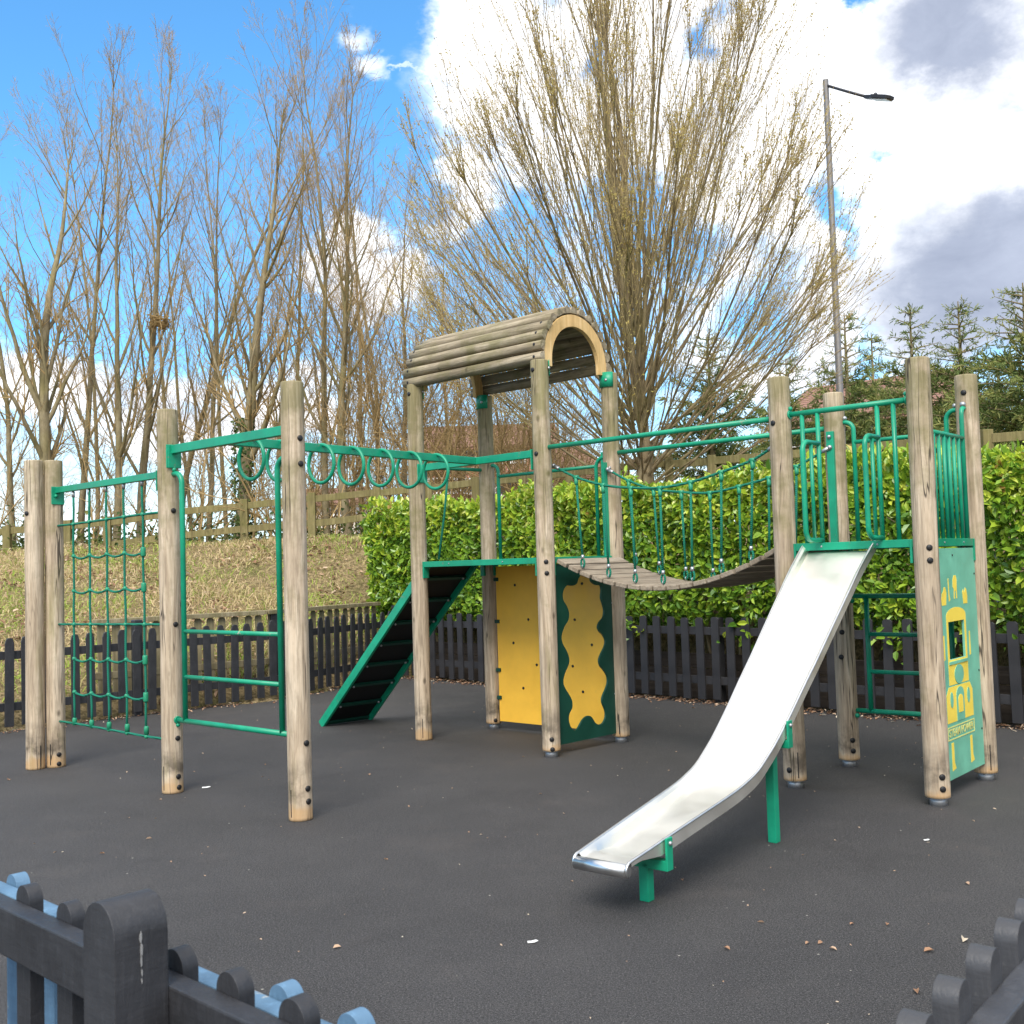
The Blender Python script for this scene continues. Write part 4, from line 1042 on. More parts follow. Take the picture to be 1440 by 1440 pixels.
# ranch fence on top of the bank --------------------------------------------------------------------
rx = empty('ranch_fence', (-2.4, 18.2, 2.0)); tag(rx, 'mossy two-rail wooden ranch fence along the top of the bank', 'ranch fence')
posts = []
for x in (-190, -90, 10, 95, 151, 249, 343, 438, 530, 602, 668, 734, 800, 865, 940): posts.append((x, 18.6 - max(0, (x - 530) / 270) * 1.0))
pp_ = []
for x, Y in posts:
    ytop = 702 - (x - 343) * .095 + (6 if x < 200 else 0)
    if x > 600: ytop = 678 - (x - 602) * .105
    q = at(x, ytop, Y); pp_.append(q)
for x, y, Y in ((1000, 640, 16.4), (1180, 622, 15.2), (1387, 604, 13.4), (1600, 588, 12.4)): pp_.append(at(x, y, Y))
for q in pp_:
    g = height(q.x, q.y); s = MB(); s.bar(Vector((q.x, q.y, g - .15)), q, .13, .10, Vector((0, 1, 0))); s.build('post', M['ranch'], rx, .006)
for a, b in zip(pp_, pp_[1:]):
    d = (b - a).normalized()
    for dz in (.10, .52):
        s = MB(); s.bar(a - Z * dz + Vector((0, .0, random.uniform(-.02, .02))), b - Z * (dz + random.uniform(-.02, .02)), .04, .115); s.build('rail', M['ranch'], rx, .004)

# ------------------------------------------------------------------ LEAVES
def leaves(name, P, A, N, L, Wd, tint, mat, parent=None, fold=.25):
    """P base points, A axis, N approx normal (arrays k x 3), L, Wd lengths"""
    A = A / np.linalg.norm(A, axis=1, keepdims=True)
    S = np.cross(A, N); S /= np.linalg.norm(S, axis=1, keepdims=True) + 1e-9
    Nn = np.cross(S, A); L = L[:, None]; Wd = Wd[:, None]
    b = P; t = P + A * L - Nn * L * .12
    l1 = P + A * L * .3 + S * Wd * .46 + Nn * Wd * fold; l2 = P + A * L * .7 + S * Wd * .40 + Nn * Wd * (fold - .1)
    r1 = P + A * L * .3 - S * Wd * .46 + Nn * Wd * fold; r2 = P + A * L * .7 - S * Wd * .40 + Nn * Wd * (fold - .1)
    V_ = np.stack([b, l1, l2, t, r2, r1], 1).reshape(-1, 3); k = len(P)
    base = np.arange(k)[:, None] * 6
    Fc = np.concatenate([base + np.array([0, 3, 2, 1]), base + np.array([0, 5, 4, 3])], 1).reshape(-1)
    return raw_mesh(name, V_, Fc, np.full(2 * k, 4), mat, parent, np.repeat(tint, 2))
def rnd(k, s=1.0): return rng.normal(0, s, (k, 3))

# ------------------------------------------------------------------ HEDGE
hs0 = FRA + dR * -.75
hedge = empty('laurel_hedge', FRA + nR * .8); tag(hedge, 'clipped glossy laurel hedge with yellow-green top behind the black pickets', 'hedge')
def hpt(s_, o_, z_): return np.stack([hs0.x + dR.x * s_ + nR.x * o_, hs0.y + dR.y * s_ + nR.y * o_, z_], 1)
def lump(s_, z_): return .07 * np.sin(s_ * 1.7 + 1.3) + .05 * np.sin(s_ * 4.1 + z_ * 2.3) + .04 * np.sin(z_ * 5.0 + s_ * 7.7)
HLn = 12.5; HT = 2.36
ndr = np.array(nR); ddr = np.array(dR)
Ps, As, Ns, Ts, Ls = [], [], [], [], []
def addl(P, out_n, tint, upb=.35, size=.086):
    k = len(P); n = out_n + rnd(k, .40); n[:, 2] += .5
    a = out_n * .55 + rnd(k, .75); a[:, 2] += upb
    Ps.append(P); As.append(a); Ns.append(n); Ts.append(tint); Ls.append(rng.normal(size, .019, k).clip(.04, .15))
k = 33000                                                     # front
s_ = rng.uniform(-.05, HLn, k); z_ = .80 + (HT - .80) * rng.beta(1.25, 1.0, k); dpt = np.abs(rng.normal(0, .10, k))
clump = .5 + .5 * np.sin(s_ * 3.1 + np.sin(z_ * 3.7) * 1.6) * np.sin(z_ * 4.3 + s_ * .9)
o_ = .02 + lump(s_, z_) + dpt + np.where(z_ < 1.0, (1.0 - z_) * .9, 0) + .10 * (1 - clump)
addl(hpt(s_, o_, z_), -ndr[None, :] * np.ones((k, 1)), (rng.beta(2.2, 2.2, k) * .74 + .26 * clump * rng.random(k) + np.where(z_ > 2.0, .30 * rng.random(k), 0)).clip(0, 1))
k = 14000                                                     # top
s_ = rng.uniform(-.05, HLn, k); o_ = rng.uniform(.0, 1.45, k); z_ = HT + lump(s_, o_ * 2) * .9 + rng.normal(0, .05, k) + .02
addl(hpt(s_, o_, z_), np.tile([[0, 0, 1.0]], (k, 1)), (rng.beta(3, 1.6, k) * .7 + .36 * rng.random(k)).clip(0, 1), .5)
k = 3200                                                      # left end
o_ = rng.uniform(0, 1.45, k); z_ = rng.uniform(.7, HT, k); s_ = .0 + lump(o_ * 2, z_) + np.abs(rng.normal(0, .1, k))
addl(hpt(s_, o_, z_), -ddr[None, :] * np.ones((k, 1)), (rng.beta(2.2, 2.4, k) * .8 + .1).clip(0, 1))
k = 420                                                       # sprigs poking through the pickets
cs = rng.choice(np.array([1.0, 1.35, 3.1, 4.2, 4.6, 5.0, 6.5, 7.1, 8.2, 8.8, 9.4]), k) + rng.normal(0, .09, k); z_ = .88 - np.abs(rng.normal(0, .16, k)); o_ = rng.uniform(-.10, .2, k)
addl(hpt(cs, o_, z_), -ndr[None, :] * np.ones((k, 1)), (rng.beta(2.4, 2.4, k) * .9).clip(0, 1), 0)
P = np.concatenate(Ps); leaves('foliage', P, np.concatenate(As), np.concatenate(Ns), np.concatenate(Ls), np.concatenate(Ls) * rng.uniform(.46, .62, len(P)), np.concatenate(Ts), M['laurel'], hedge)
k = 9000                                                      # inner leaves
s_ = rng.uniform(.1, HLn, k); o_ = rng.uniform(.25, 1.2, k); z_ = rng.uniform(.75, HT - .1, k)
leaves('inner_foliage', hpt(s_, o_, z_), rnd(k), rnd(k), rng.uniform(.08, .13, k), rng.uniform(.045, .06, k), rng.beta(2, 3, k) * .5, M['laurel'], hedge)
s = MB()
for i in range(70):
    b0 = hs0 + dR * (i * .18) + nR * random.uniform(.45, 1.0) + Z * .4
    pts = [b0 + Vector((random.gauss(0, .05) * j, random.gauss(0, .05) * j, j * .3)) for j in range(6)]
    s.tube(pts, .015, 5, cap=False, rr=[.02, .018, .015, .012, .009, .005])
    for j in (1, 2, 3): s.tube([pts[j], pts[j] - nR * random.uniform(.2, .5) + dR * random.gauss(0, .2) + Z * .15], .006, 4, cap=False)
s.build('stems', M['bark'], hedge)

# ------------------------------------------------------------------ TREES
class Segs:
    def __init__(s): s.a = []
    def build(s, name, mat, sides, parent):
        if not s.a: return None
        arr = np.array(s.a, np.float64); p0, p1, r0, r1 = arr[:, 0:3], arr[:, 3:6], arr[:, 6], arr[:, 7]
        d = p1 - p0; d /= np.linalg.norm(d, axis=1, keepdims=True) + 1e-12
        ref = np.where(np.abs(d[:, 2:3]) < .9, np.array([[0, 0, 1.0]]), np.array([[1.0, 0, 0]]))
        a = np.cross(d, ref); a /= np.linalg.norm(a, axis=1, keepdims=True); b = np.cross(d, a); k = len(arr)
        ang = np.arange(sides) * 2 * np.pi / sides
        rad = a[:, None, :] * np.cos(ang)[None, :, None] + b[:, None, :] * np.sin(ang)[None, :, None]
        lo = p0[:, None, :] + rad * r0[:, None, None]; hi = p1[:, None, :] + d[:, None, :] * (r1 * .5)[:, None, None] + rad * r1[:, None, None]
        V_ = np.concatenate([lo, hi], 1).reshape(-1, 3)
        q = np.arange(sides); f = np.stack([q, (q + 1) % sides, sides + (q + 1) % sides, sides + q], 1)
        Fc = (np.arange(k)[:, None, None] * 2 * sides + f[None]).reshape(-1)
        return raw_mesh(name, V_, Fc, np.full(k * sides, 4), mat, parent, smooth=True)

def vrot(d, ang, az):
    """tilt unit vector d by ang in azimuth az"""
    ref = Vector((0, 0, 1)) if abs(d.z) < .95 else Vector((1, 0, 0))
    a = d.cross(ref).normalized(); b = d.cross(a)
    return (d * math.cos(ang) + (a * math.cos(az) + b * math.sin(az)) * math.sin(ang)).normalized()
ENV = [None]
def grow(p, d, L, r, lvl, spec, out, rnd_, tips):
    sp_ = spec[lvl]; n = sp_['n']; step = L / n; r_end = max(r * sp_['taper'], .0028); az = rnd_.uniform(0, 6.28)
    kids = sp_.get('kids', 0); start = sp_.get('start', .2)
    spawn = sorted(rnd_.uniform(start, .98) for _ in range(kids)); si = 0
    for i in range(n):
        w = sp_['wander']; d = (d + Vector((rnd_.gauss(0, w), rnd_.gauss(0, w), rnd_.gauss(0, w) + sp_['up']))).normalized()
        q = p + d * step
        if ENV[0] and ENV[0](q) > (rnd_.uniform(.74, 1.02) if lvl == 0 else 1.04):
            r_end = r + (r_end - r) * i / n; break
        f0, f1 = i / n, (i + 1) / n; ra = r + (r_end - r) * f0; rb_ = r + (r_end - r) * f1
        out[lvl].a.append((*p, *q, ra, rb_))
        while si < len(spawn) and spawn[si] < f1:
            t = spawn[si]; pos = p.lerp(q, (t - f0) / (f1 - f0)); az += 2.4 + rnd_.uniform(-.6, .6)
            cd = vrot(d, R(rnd_.uniform(*sp_['angle'])), az)
            cl = L * rnd_.uniform(*sp_['clen']) * (1 - sp_.get('fall', .5) * (t - start)); cr_ = (r + (r_end - r) * t) * rnd_.uniform(*sp_['crad'])
            if lvl + 1 < len(spec): grow(pos, cd, cl, cr_, lvl + 1, spec, out, rnd_, tips)
            si += 1
        p = q
    if lvl + 1 < len(spec):        # the shoot forks on into finer wood instead of ending blunt
        ev, ENV[0] = ENV[0], None
        for k_ in range(3 if lvl == 0 else 2):
            cl = min(L * rnd_.uniform(.16, .30), (1.0 if ev is None else .7) if lvl == 0 else .45)
            grow(p, vrot(d, R(rnd_.uniform(3, 20)), k_ * 2.1 + rnd_.random()), cl, r_end * .9, lvl + 1, spec, out, rnd_, tips)
        ENV[0] = ev
    return p

BELT = [dict(n=16, taper=.12, wander=.035, up=.03, kids=17, start=.14, angle=(18, 42), clen=(.24, .44), fall=.55, crad=(.38, .62)),
        dict(n=8, taper=.2, wander=.075, up=.10, kids=8, start=.12, angle=(20, 42), clen=(.25, .5), fall=.4, crad=(.4, .6)),
        dict(n=5, taper=.3, wander=.09, up=.06, kids=6, start=.08, angle=(22, 50), clen=(.25, .55), fall=.3, crad=(.5, .7)),
        dict(n=3, taper=.5, wander=.13, up=.05)]
SIDES = [9, 6, 4, 3]
belt = [  # x at the foot, y at the foot, depth, x of the top, y of the top, trunk px, label, kids
    (-35, 740, 20.0, -50, 150, 15, 'bare tree at the far left edge, half out of frame', 15),
    (62, 690, 19.5, 75, 120, 25, 'pale-trunked bare tree behind the double post', 17),
    (112, 720, 23.0, 150, 85, 13, 'slim bare tree just right of the pale-trunked tree', 15),
    (163, 705, 20.5, 170, 160, 15, 'birch-like bare tree with mottled trunk above the net', 13),
    (196, 700, 21.5, 228, 50, 16, 'tall bare tree holding the bird nest', 17),
    (246, 700, 24.0, 275, 95, 12, 'slender bare tree rising behind the nearer net post', 14),
    (292, 700, 23.0, 312, 150, 11, 'slim bare tree between the net post and the ivy-clad trunk', 13),
    (338, 705, 19.8, 350, 130, 26, 'thick ivy-clad bare tree behind the pull-up frame', 19),
    (390, 700, 24.5, 388, 175, 10, 'thin bare tree behind the tallest near post', 12),
    (459, 700, 20.4, 442, 55, 14, 'straight bare tree with fanned top above the rings', 16),
    (490, 700, 20.0, 488, 95, 17, 'dark-trunked bare tree beside the straight one above the rings', 18),
    (528, 700, 23.0, 545, 180, 11, 'bare tree behind the last rings, left of the roofed tower', 14),
    (566, 690, 21.5, 590, 235, 12, 'short bushy bare tree just left of the roofed tower', 15),
    (135, 700, 25.5, 118, 120, 9, 'thin bare tree between the slim tree and the birch-like one', 12),
    (222, 700, 26.0, 250, 140, 9, 'thin bare tree just behind the nest tree', 12),
    (268, 700, 27.0, 262, 175, 8, 'thinnest bare tree behind the nearer net post', 12),
    (318, 700, 26.5, 300, 140, 9, 'thin bare tree left of the ivy-clad trunk', 12),
    (415, 700, 25.0, 428, 120, 10, 'thin bare tree just right of the tallest near post', 13),
    (508, 700, 25.5, 508, 110, 9, 'thin bare tree behind the dark-trunked one', 13),
    (620, 690, 25.0, 640, 270, 9, 'low thin bare tree seen over the barrel roof', 13),
    (20, 690, 22.5, -20, 200, 12, 'bare tree leaning left at the left edge', 13),
]
nest_tree = None
for i, (x, y, Y, tx, ty, tw, lab, kids) in enumerate(belt):
    rr_ = random.Random(100 + i); b = at(x, y, Y); b.z = height(b.x, b.y) - .1; tp = at(tx, ty + 62, Y)
    H = (tp - b).length; d0 = (tp - b).normalized(); rad = tw * Y / F / 2 * .82
    th = empty('bare_tree', b); tag(th, lab, 'tree', 'bare trees along the top of the bank')
    spec = [dict(q) for q in BELT]; spec[0]['kids'] = kids + 2; spec[0]['up'] = 0; spec[0]['wander'] = .03
    out = [Segs() for _ in spec]; tips = []
    p = b; grow(b, d0, H, rad, 0, spec, out, rr_, tips)
    tw_ = Segs(); tw_.a = out[0].a + out[1].a; tw_.build('trunk', M['bark'], 7, th)
    tw_ = Segs(); tw_.a = out[2].a + out[3].a; tw_.build('crown', M['twig'], 3, th)
    if i == 7:   # ivy on the thick trunk
        k = 900; t = rng.random(k) ** 1.3 * .32; ang = rng.uniform(0, 6.28, k)
        P = np.array(b)[None] + np.array(d0)[None] * (t * H)[:, None] + np.stack([np.cos(ang), np.sin(ang), 0 * ang], 1) * (rad * 1.05 + rng.random(k) * .05)[:, None]
        leaves('ivy', P, rnd(k), np.stack([np.cos(ang), np.sin(ang), .4 + 0 * ang], 1), rng.uniform(.05, .08, k), rng.uniform(.05, .07, k), rng.random(k) * .6, M['bramble'], th)
# bird nest
nc = at(224, 453, 21.3); s = MB(); rr_ = random.Random(3)
for i in range(110):
    a = rr_.uniform(0, 6.28); q = nc + Vector((math.cos(a) * .13, math.sin(a) * .13, rr_.gauss(0, .05))); dd = Vector((-math.sin(a), math.cos(a), rr_.gauss(0, .5))) * .13 + Vector((rr_.gauss(0, .04), rr_.gauss(0, .04), 0))
    s.tube([q - dd, q + dd], .008, 4)
tag(s.build('bird_nest', M['twig']), 'dark twiggy bird nest high in a bare tree on the left', 'nest')

# the big vase-shaped hornbeam ---------------------------------------------------------------------
hb = at(902, 690, 17.0); hb.z = height(hb.x, hb.y) - .05
horn = empty('hornbeam_tree', hb); tag(horn, 'huge vase-shaped tree with many upswept branches and opening buds', 'tree')
HS = [dict(n=14, taper=.10, wander=.042, up=.03, kids=14, start=.16, angle=(8, 22), clen=(.24, .48), fall=.35, crad=(.30, .48)),
      dict(n=8, taper=.25, wander=.05, up=.035, kids=10, start=.05, angle=(12, 32), clen=(.22, .48), fall=.3, crad=(.40, .6)),
      dict(n=5, taper=.45, wander=.05, up=.05)]
out = [Segs() for _ in HS]; tips = []; rr_ = random.Random(42); tr = Segs()
p = hb
for j in range(5): q = p + Vector((.02, 0, .28)); tr.a.append((*p, *q, .20 - j * .018, .20 - (j + 1) * .018)); p = q
ENV[0] = lambda q: math.sqrt(((q.x - hb.x + .08) / 3.65) ** 2 + ((q.y - hb.y) / 3.75) ** 2 + ((q.z - hb.z - 4.0) / 5.25) ** 2)
NPm = 86
for i in range(NPm):
    f = (i + .5) / NPm; ang = R(7 + 62 * f ** .72) * rr_.uniform(.9, 1.1); az = i * 2.39996
    dd = Vector((math.sin(ang) * math.cos(az), math.sin(ang) * math.sin(az), math.cos(ang)))
    z0 = hb + Vector((dd.x * .12, dd.y * .12, rr_.uniform(.5, 1.3) * (.55 + 2.3 * (1 - f))))
    Lp = (9.4 - 2.4 * f) * rr_.uniform(.85, 1.1)
    sp0 = [dict(q) for q in HS]; sp0[0]['up'] = .014 + .075 * f
    grow(z0, dd, Lp, .0235 * rr_.uniform(.6, 1.45) * (1.05 - .3 * f), 0, sp0, out, rr_, tips)
# leader
for k in range(2):
    grow(p, vrot(Vector((0, 0, 1)), R(rr_.uniform(1, 7)), k * 1.3), 9.0, .075, 0, HS, out, rr_, tips)
ENV[0] = None; tr.a += out[0].a; tr.build('trunk', M['bark_h'], 8, horn)
tw_ = Segs(); tw_.a = out[1].a; tw_.build('branches', M['bark_h'], 4, horn); tw_ = Segs(); tw_.a = out[2].a; tw_.build('crown', M['twig_h'], 3, horn)
segs = np.array(out[2].a + out[1].a[::2]); k = 44000; ix = rng.integers(0, len(segs), k); t = rng.random(k)[:, None]
P = segs[ix, 0:3] * (1 - t) + segs[ix, 3:6] * t; dv_ = segs[ix, 3:6] - segs[ix, 0:3]; dv_ /= np.linalg.norm(dv_, axis=1, keepdims=True)
leaves('buds', P, dv_ + rnd(k, .7), rnd(k), rng.uniform(.02, .048, k), rng.uniform(.011, .022, k), rng.random(k), M['bud'], horn)

# thicket between the trees ---------------------------------------------------------------------------
SH = [dict(n=7, taper=.3, wander=.10, up=.02, kids=7, start=.15, angle=(22, 55), clen=(.3, .55), fall=.3, crad=(.5, .7)),
      dict(n=4, taper=.4, wander=.13, up=.02, kids=4, start=.1, angle=(25, 55), clen=(.3, .6), fall=.2, crad=(.6, .8)),
      dict(n=3, taper=.6, wander=.15, up=.0)]
out = [Segs() for _ in SH]; rr_ = random.Random(9); lp = []
for i in range(270):
    x = rr_.uniform(-80, 860) if i < 120 else rr_.uniform(380, 850); Y = rr_.uniform(19.2, 26)
    b = at(x, 760, Y); b.z = height(b.x, b.y); ln = rr_.uniform(1.4, 4.2) * (1.25 if 470 < x < 800 else .8)
    grow(b, vrot(Vector((0, 0, 1)), R(rr_.uniform(0, 40)), rr_.uniform(0, 6.28)), ln, rr_.uniform(.012, .028), 0, SH, out, rr_, lp)
tw_ = Segs(); tw_.a = out[0].a + out[1].a + out[2].a
und = tw_.build('undergrowth', M['twig'], 3, None); tag(und, 'tangle of bare brown shrub stems between the bare trees', 'undergrowth', kind='stuff')
k = 9000; xs_ = rng.uniform(-12, 6, k); ys_ = rng.uniform(18.5, 27, k)
hz = np.array([height(a, b) for a, b in zip(xs_, ys_)]); P = np.stack([xs_, ys_, hz + np.abs(rng.normal(0, .28, k))], 1)
iv = leaves('ground_ivy', P, rnd(k), rnd(k) + np.array([[0, -.3, 1]]), rng.uniform(.05, .1, k), rng.uniform(.05, .08, k), rng.random(k), M['bramble']); tag(iv, 'dark ivy and bramble leaves under the bare trees', 'ground cover', kind='stuff')

# conifers on the right ------------------------------------------------------------------------------
def conifer(x, ytop, Y, lab, wid, seed, dense=1.0):
    dense *= .72
    rr_ = random.Random(seed); tp = at(x, ytop, Y); g = 2.0; H = tp.z - g; b = Vector((tp.x, tp.y, g))
    th = empty('conifer_tree', b); tag(th, lab, 'tree', 'conifers beyond the hedge')
    tr = Segs(); br = Segs(); N_ = 12
    for j in range(N_): tr.a.append((b.x, b.y, g + H * j / N_, b.x, b.y, g + H * (j + 1) / N_, .11 * (1 - j / N_) + .012, .11 * (1 - (j + 1) / N_) + .012))
    Ps, As, Ts, Ls = [], [], [], []
    nb = int(150 * dense)
    for j in range(nb):
        f = 1 - (j / nb) ** .80 * 1.0; f = min(.985, max(.04, f + rr_.gauss(0, .012)))
        z = g + H * min(f, .97); az = j * 2.4 + rr_.uniform(-.4, .4); env = wid * ((1 - f) ** .72) * rr_.uniform(.65, 1.12) + .12
        upw = rr_.uniform(.12, .5) if f > .55 else rr_.uniform(-.05, .3)
        d = Vector((math.cos(az), math.sin(az), upw)).normalized(); p = Vector((b.x, b.y, z)); n = 5
        for q in range(n):
            p2 = p + d * env / n; br.a.append((*p, *p2, .016 * (1 - q / n) + .004, .016 * (1 - (q + 1) / n) + .003)); 
            dens = (9 if f < .55 else 5 if f < .72 else 2)
            for e in range(int(dens * (1 if q else .6))):
                pos = p.lerp(p2, rr_.random()); sd_ = vrot(d, R(rr_.uniform(15, 75)), rr_.uniform(0, 6.28))
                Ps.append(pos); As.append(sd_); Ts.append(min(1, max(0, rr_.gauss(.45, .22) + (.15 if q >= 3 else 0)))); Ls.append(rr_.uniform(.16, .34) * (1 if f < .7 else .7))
            d = (d + Vector((rr_.gauss(0, .08), rr_.gauss(0, .08), .06 if q > 1 else -.03))).normalized(); p = p2
    tr.a += br.a; tr.build('trunk', M['bark'], 5, th)
    # feathered sprays: each one a stalk of narrow blades
    P = np.array(Ps); A = np.array(As); L = np.array(Ls); T = np.array(Ts); PP, AA, LL, TT = [], [], [], []
    for q in range(5):
        o3 = rnd(len(P), .38); PP.append(P + A * (L * q * .15)[:, None]); AA.append(A + o3); LL.append(L * (.55 - .05 * q)); TT.append((T + rng.normal(0, .08, len(P))).clip(0, 1))
    P = np.concatenate(PP); L = np.concatenate(LL)
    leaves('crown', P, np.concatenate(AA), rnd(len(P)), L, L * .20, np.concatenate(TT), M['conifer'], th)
conifer(995, 470, 23, 'dark conifer half hidden behind the big upswept tree', 1.9, 1, 1.0)
conifer(1105, 505, 25, 'low conifer left of the lamp post', 1.9, 2, .9)
conifer(1187, 440, 24, 'thin-topped conifer right behind the lamp post', 1.6, 3, .8)
conifer(1225, 468, 26, 'small sparse conifer just right of the lamp post', 1.4, 4, .7)
conifer(1279, 432, 23, 'spindly-topped conifer above the tallest right-hand post', 1.7, 5, .9)
conifer(1347, 424, 22, 'conifer with long bare leader beside the tallest right-hand post', 1.9, 6, 1.0)
conifer(1438, 398, 20, 'largest conifer at the right edge of the photo', 2.3, 7, 1.4)
conifer(1402, 500, 23, 'dense dark conifer filling the gap left of the largest one', 1.6, 8, 1.1)

# ------------------------------------------------------------------ GRASS, LITTER
k = 105000; xs_ = rng.uniform(-14, 1.5, k); ys_ = rng.uniform(9, 20.5, k)
keep = []; hz = []
for a, b in zip(xs_, ys_):
    o = outside(a, b)
    if o > .3 and -.52 < a / b < -.02:
        cl = noise.noise(Vector((a * .8, b * .8, 0))) + .5 * noise.noise(Vector((a * 2.7, b * 2.7, 5)))
        if cl > rng.uniform(-.9, .25): keep.append((a, b, height(a, b), cl, o))
K = np.array(keep); k = len(K); P = K[:, :3].copy(); P[:, 2] -= .01
lean = rnd(k, .55); lean[:, 2] = 1.0
tt = (rng.beta(1.5, 2.3, k) * .80 + .02 + .42 * (np.array([noise.noise(Vector((a * .55, b * .55, 9))) for a, b in K[:, :2]]) > .0) * rng.random(k) + np.where(K[:, 4] < 1.5, .5, 0) * rng.random(k)).clip(0, 1)
Lg = rng.uniform(.05, .17, k) * (1 + .8 * K[:, 3].clip(0, 1)); 
S_ = np.cross(lean, rnd(k)); S_ /= np.linalg.norm(S_, axis=1, keepdims=True); lean /= np.linalg.norm(lean, axis=1, keepdims=True); wv_ = rng.uniform(.004, .009, k)[:, None]
droop = np.stack([rng.normal(0, .3, k), rng.normal(0, .3, k), -.25 * np.ones(k)], 1)
v0 = P - S_ * wv_; v1 = P + S_ * wv_; v2 = P + lean * (Lg * .6)[:, None] + S_ * wv_ * .8; v3 = P + lean * (Lg * .6)[:, None] - S_ * wv_ * .8; v4 = P + (lean + droop) * Lg[:, None]
V_ = np.stack([v0, v1, v2, v3, v4], 1).reshape(-1, 3); bse = np.arange(k)[:, None] * 5
fq = np.concatenate([bse + np.array([0, 1, 2, 3]), bse + np.array([3, 2, 4])], 1).reshape(-1)
tag(raw_mesh('grass', V_, fq, np.tile([4, 3], k), M['grass'], tint=np.repeat(tt, 2)), 'rough straw and green grass covering the bank', 'grass', kind='stuff')
k = 8500; xs_ = rng.uniform(-14, 1.0, k); ys_ = rng.uniform(10, 20.5, k); kp = [(a, b, height(a, b) + .015 + .04 * rng.random()) for a, b in zip(xs_, ys_) if outside(a, b) > .1 and -.52 < a / b < -.02 and noise.noise(Vector((a * .7 + 4, b * .7, 2))) > -.12]
P = np.array(kp); k = len(P)
tag(leaves('leaf_litter', P, rnd(k) * np.array([[1, 1, .3]]), rnd(k, .4) + np.array([[0, 0, 1]]), rng.uniform(.05, .11, k), rng.uniform(.03, .06, k), rng.random(k), M['litter']), 'brown dead leaves scattered through the grass of the bank', 'leaf litter', kind='stuff')
# litter swept along the foot of the fences
k = 1900; t = rng.random(k); wch = rng.random(k)
Pl = []
for i in range(k):
    if wch[i] < .72: s0 = .1 + 8.5 * t[i] ** 1.1; q = FRA + dR * s0; nn_ = nR
    else:
        A, B = (FL[1], FL[2]) if t[i] < .55 else (FL[2], FL[3]); tt_ = (t[i] / .55) if t[i] < .55 else (t[i] - .55) / .45; q = A.lerp(B, tt_); dd = (B - A).normalized(); nn_ = Vector((-dd.y, dd.x, 0))
    o = -abs(rng.normal(0, .14)) + .12; q = q + nn_ * o
    Pl.append((q.x, q.y, .006 + .012 * rng.random()))
P = np.array(Pl)
tag(leaves('leaf_litter', P, rnd(k) * np.array([[1, 1, .25]]), rnd(k, .35) + np.array([[0, 0, 1]]), rng.uniform(.018, .055, k), rng.uniform(.012, .03, k), rng.random(k), M['litter']), 'drift of brown leaf scraps along the foot of the black fences', 'leaf litter', kind='stuff')
k = 300; P = []
while len(P) < k:
    a, b = rng.uniform(-3.2, 4.5), rng.uniform(2.6, 13)
    if outside(a, b) < -.2: P.append((a, b, .004))
P = np.array(P)
tag(leaves('grit', P, rnd(k) * np.array([[1, 1, .15]]), rnd(k, .25) + np.array([[0, 0, 1]]), rng.uniform(.006, .022, k), rng.uniform(.004, .012, k), rng.random(k) * .45 + .55, M['litter']), 'pale crumbs and bark chips strewn on the black surface', 'grit', kind='stuff')
# single leaves one can point at
def dead_leaf(x, y, L, tint, lab, grp=None, curl=.35):
    c = on_z(x, y, .005); a = random.uniform(0, 6.28); A = np.array([[math.cos(a), math.sin(a), .12]]); N_ = np.array([[random.gauss(0, .3), random.gauss(0, .3), 1]])
    o = leaves('fallen_leaf', np.array([c]), A, N_, np.array([L]), np.array([L * .55]), np.array([tint]), M['litter'], fold=curl, )
    tag(o, lab, 'leaf', grp)
    # keep the origin at the leaf
    me = o.data; me.transform(Matrix.Translation(-c)); o.location = c
G = 'dead leaves on the black surface'
dead_leaf(1356, 1319, .052, .97, 'largest yellowish dead leaf, near the lower right fence', G)
for x, y, L in ((1299, 1338, .045), (1166, 1333, .035), (1150, 1327, .03), (1075, 1297, .03), (1138, 1325, .03), (1288, 1391, .04), (1363, 1244, .035), (1018, 1332, .035), (520, 1090, .04), (468, 1333, .035), (147, 1200, .03), (13, 1097, .045), (205, 1180, .035), (960, 1236, .03), (862, 1008, .04), (372, 1075, .03), (540, 1208, .028), (1247, 1301, .028), (1195, 1300, .025)):
    dead_leaf(x, y, L, random.uniform(.35, .85), 'small curled brown leaf lying on the black surface', G)
for x, y, L, lab in ((290, 1107, .06, 'white scrap of paper near the foot of the net post'), (749, 1324, .045, 'pale crumpled scrap in front of the slide'), (1303, 1181, .035, 'pale flat scrap on the black surface right of the slide legs')):
    c = on_z(x, y, .006); s = MB(); s.plate((0, 0, 0), Vector((1, .3, .05)), Vector((-.25, .6, .12)), [[(-.5 * L, -.2 * L), (.1 * L, -.35 * L), (.5 * L, -.1 * L), (.35 * L, .25 * L), (-.1 * L, .15 * L), (-.4 * L, .3 * L)]], 0, .002)
    o = s.build('paper_scrap', M['white'], local=Vector((0, 0, 0))); o.location = c; tag(o, lab, 'litter')

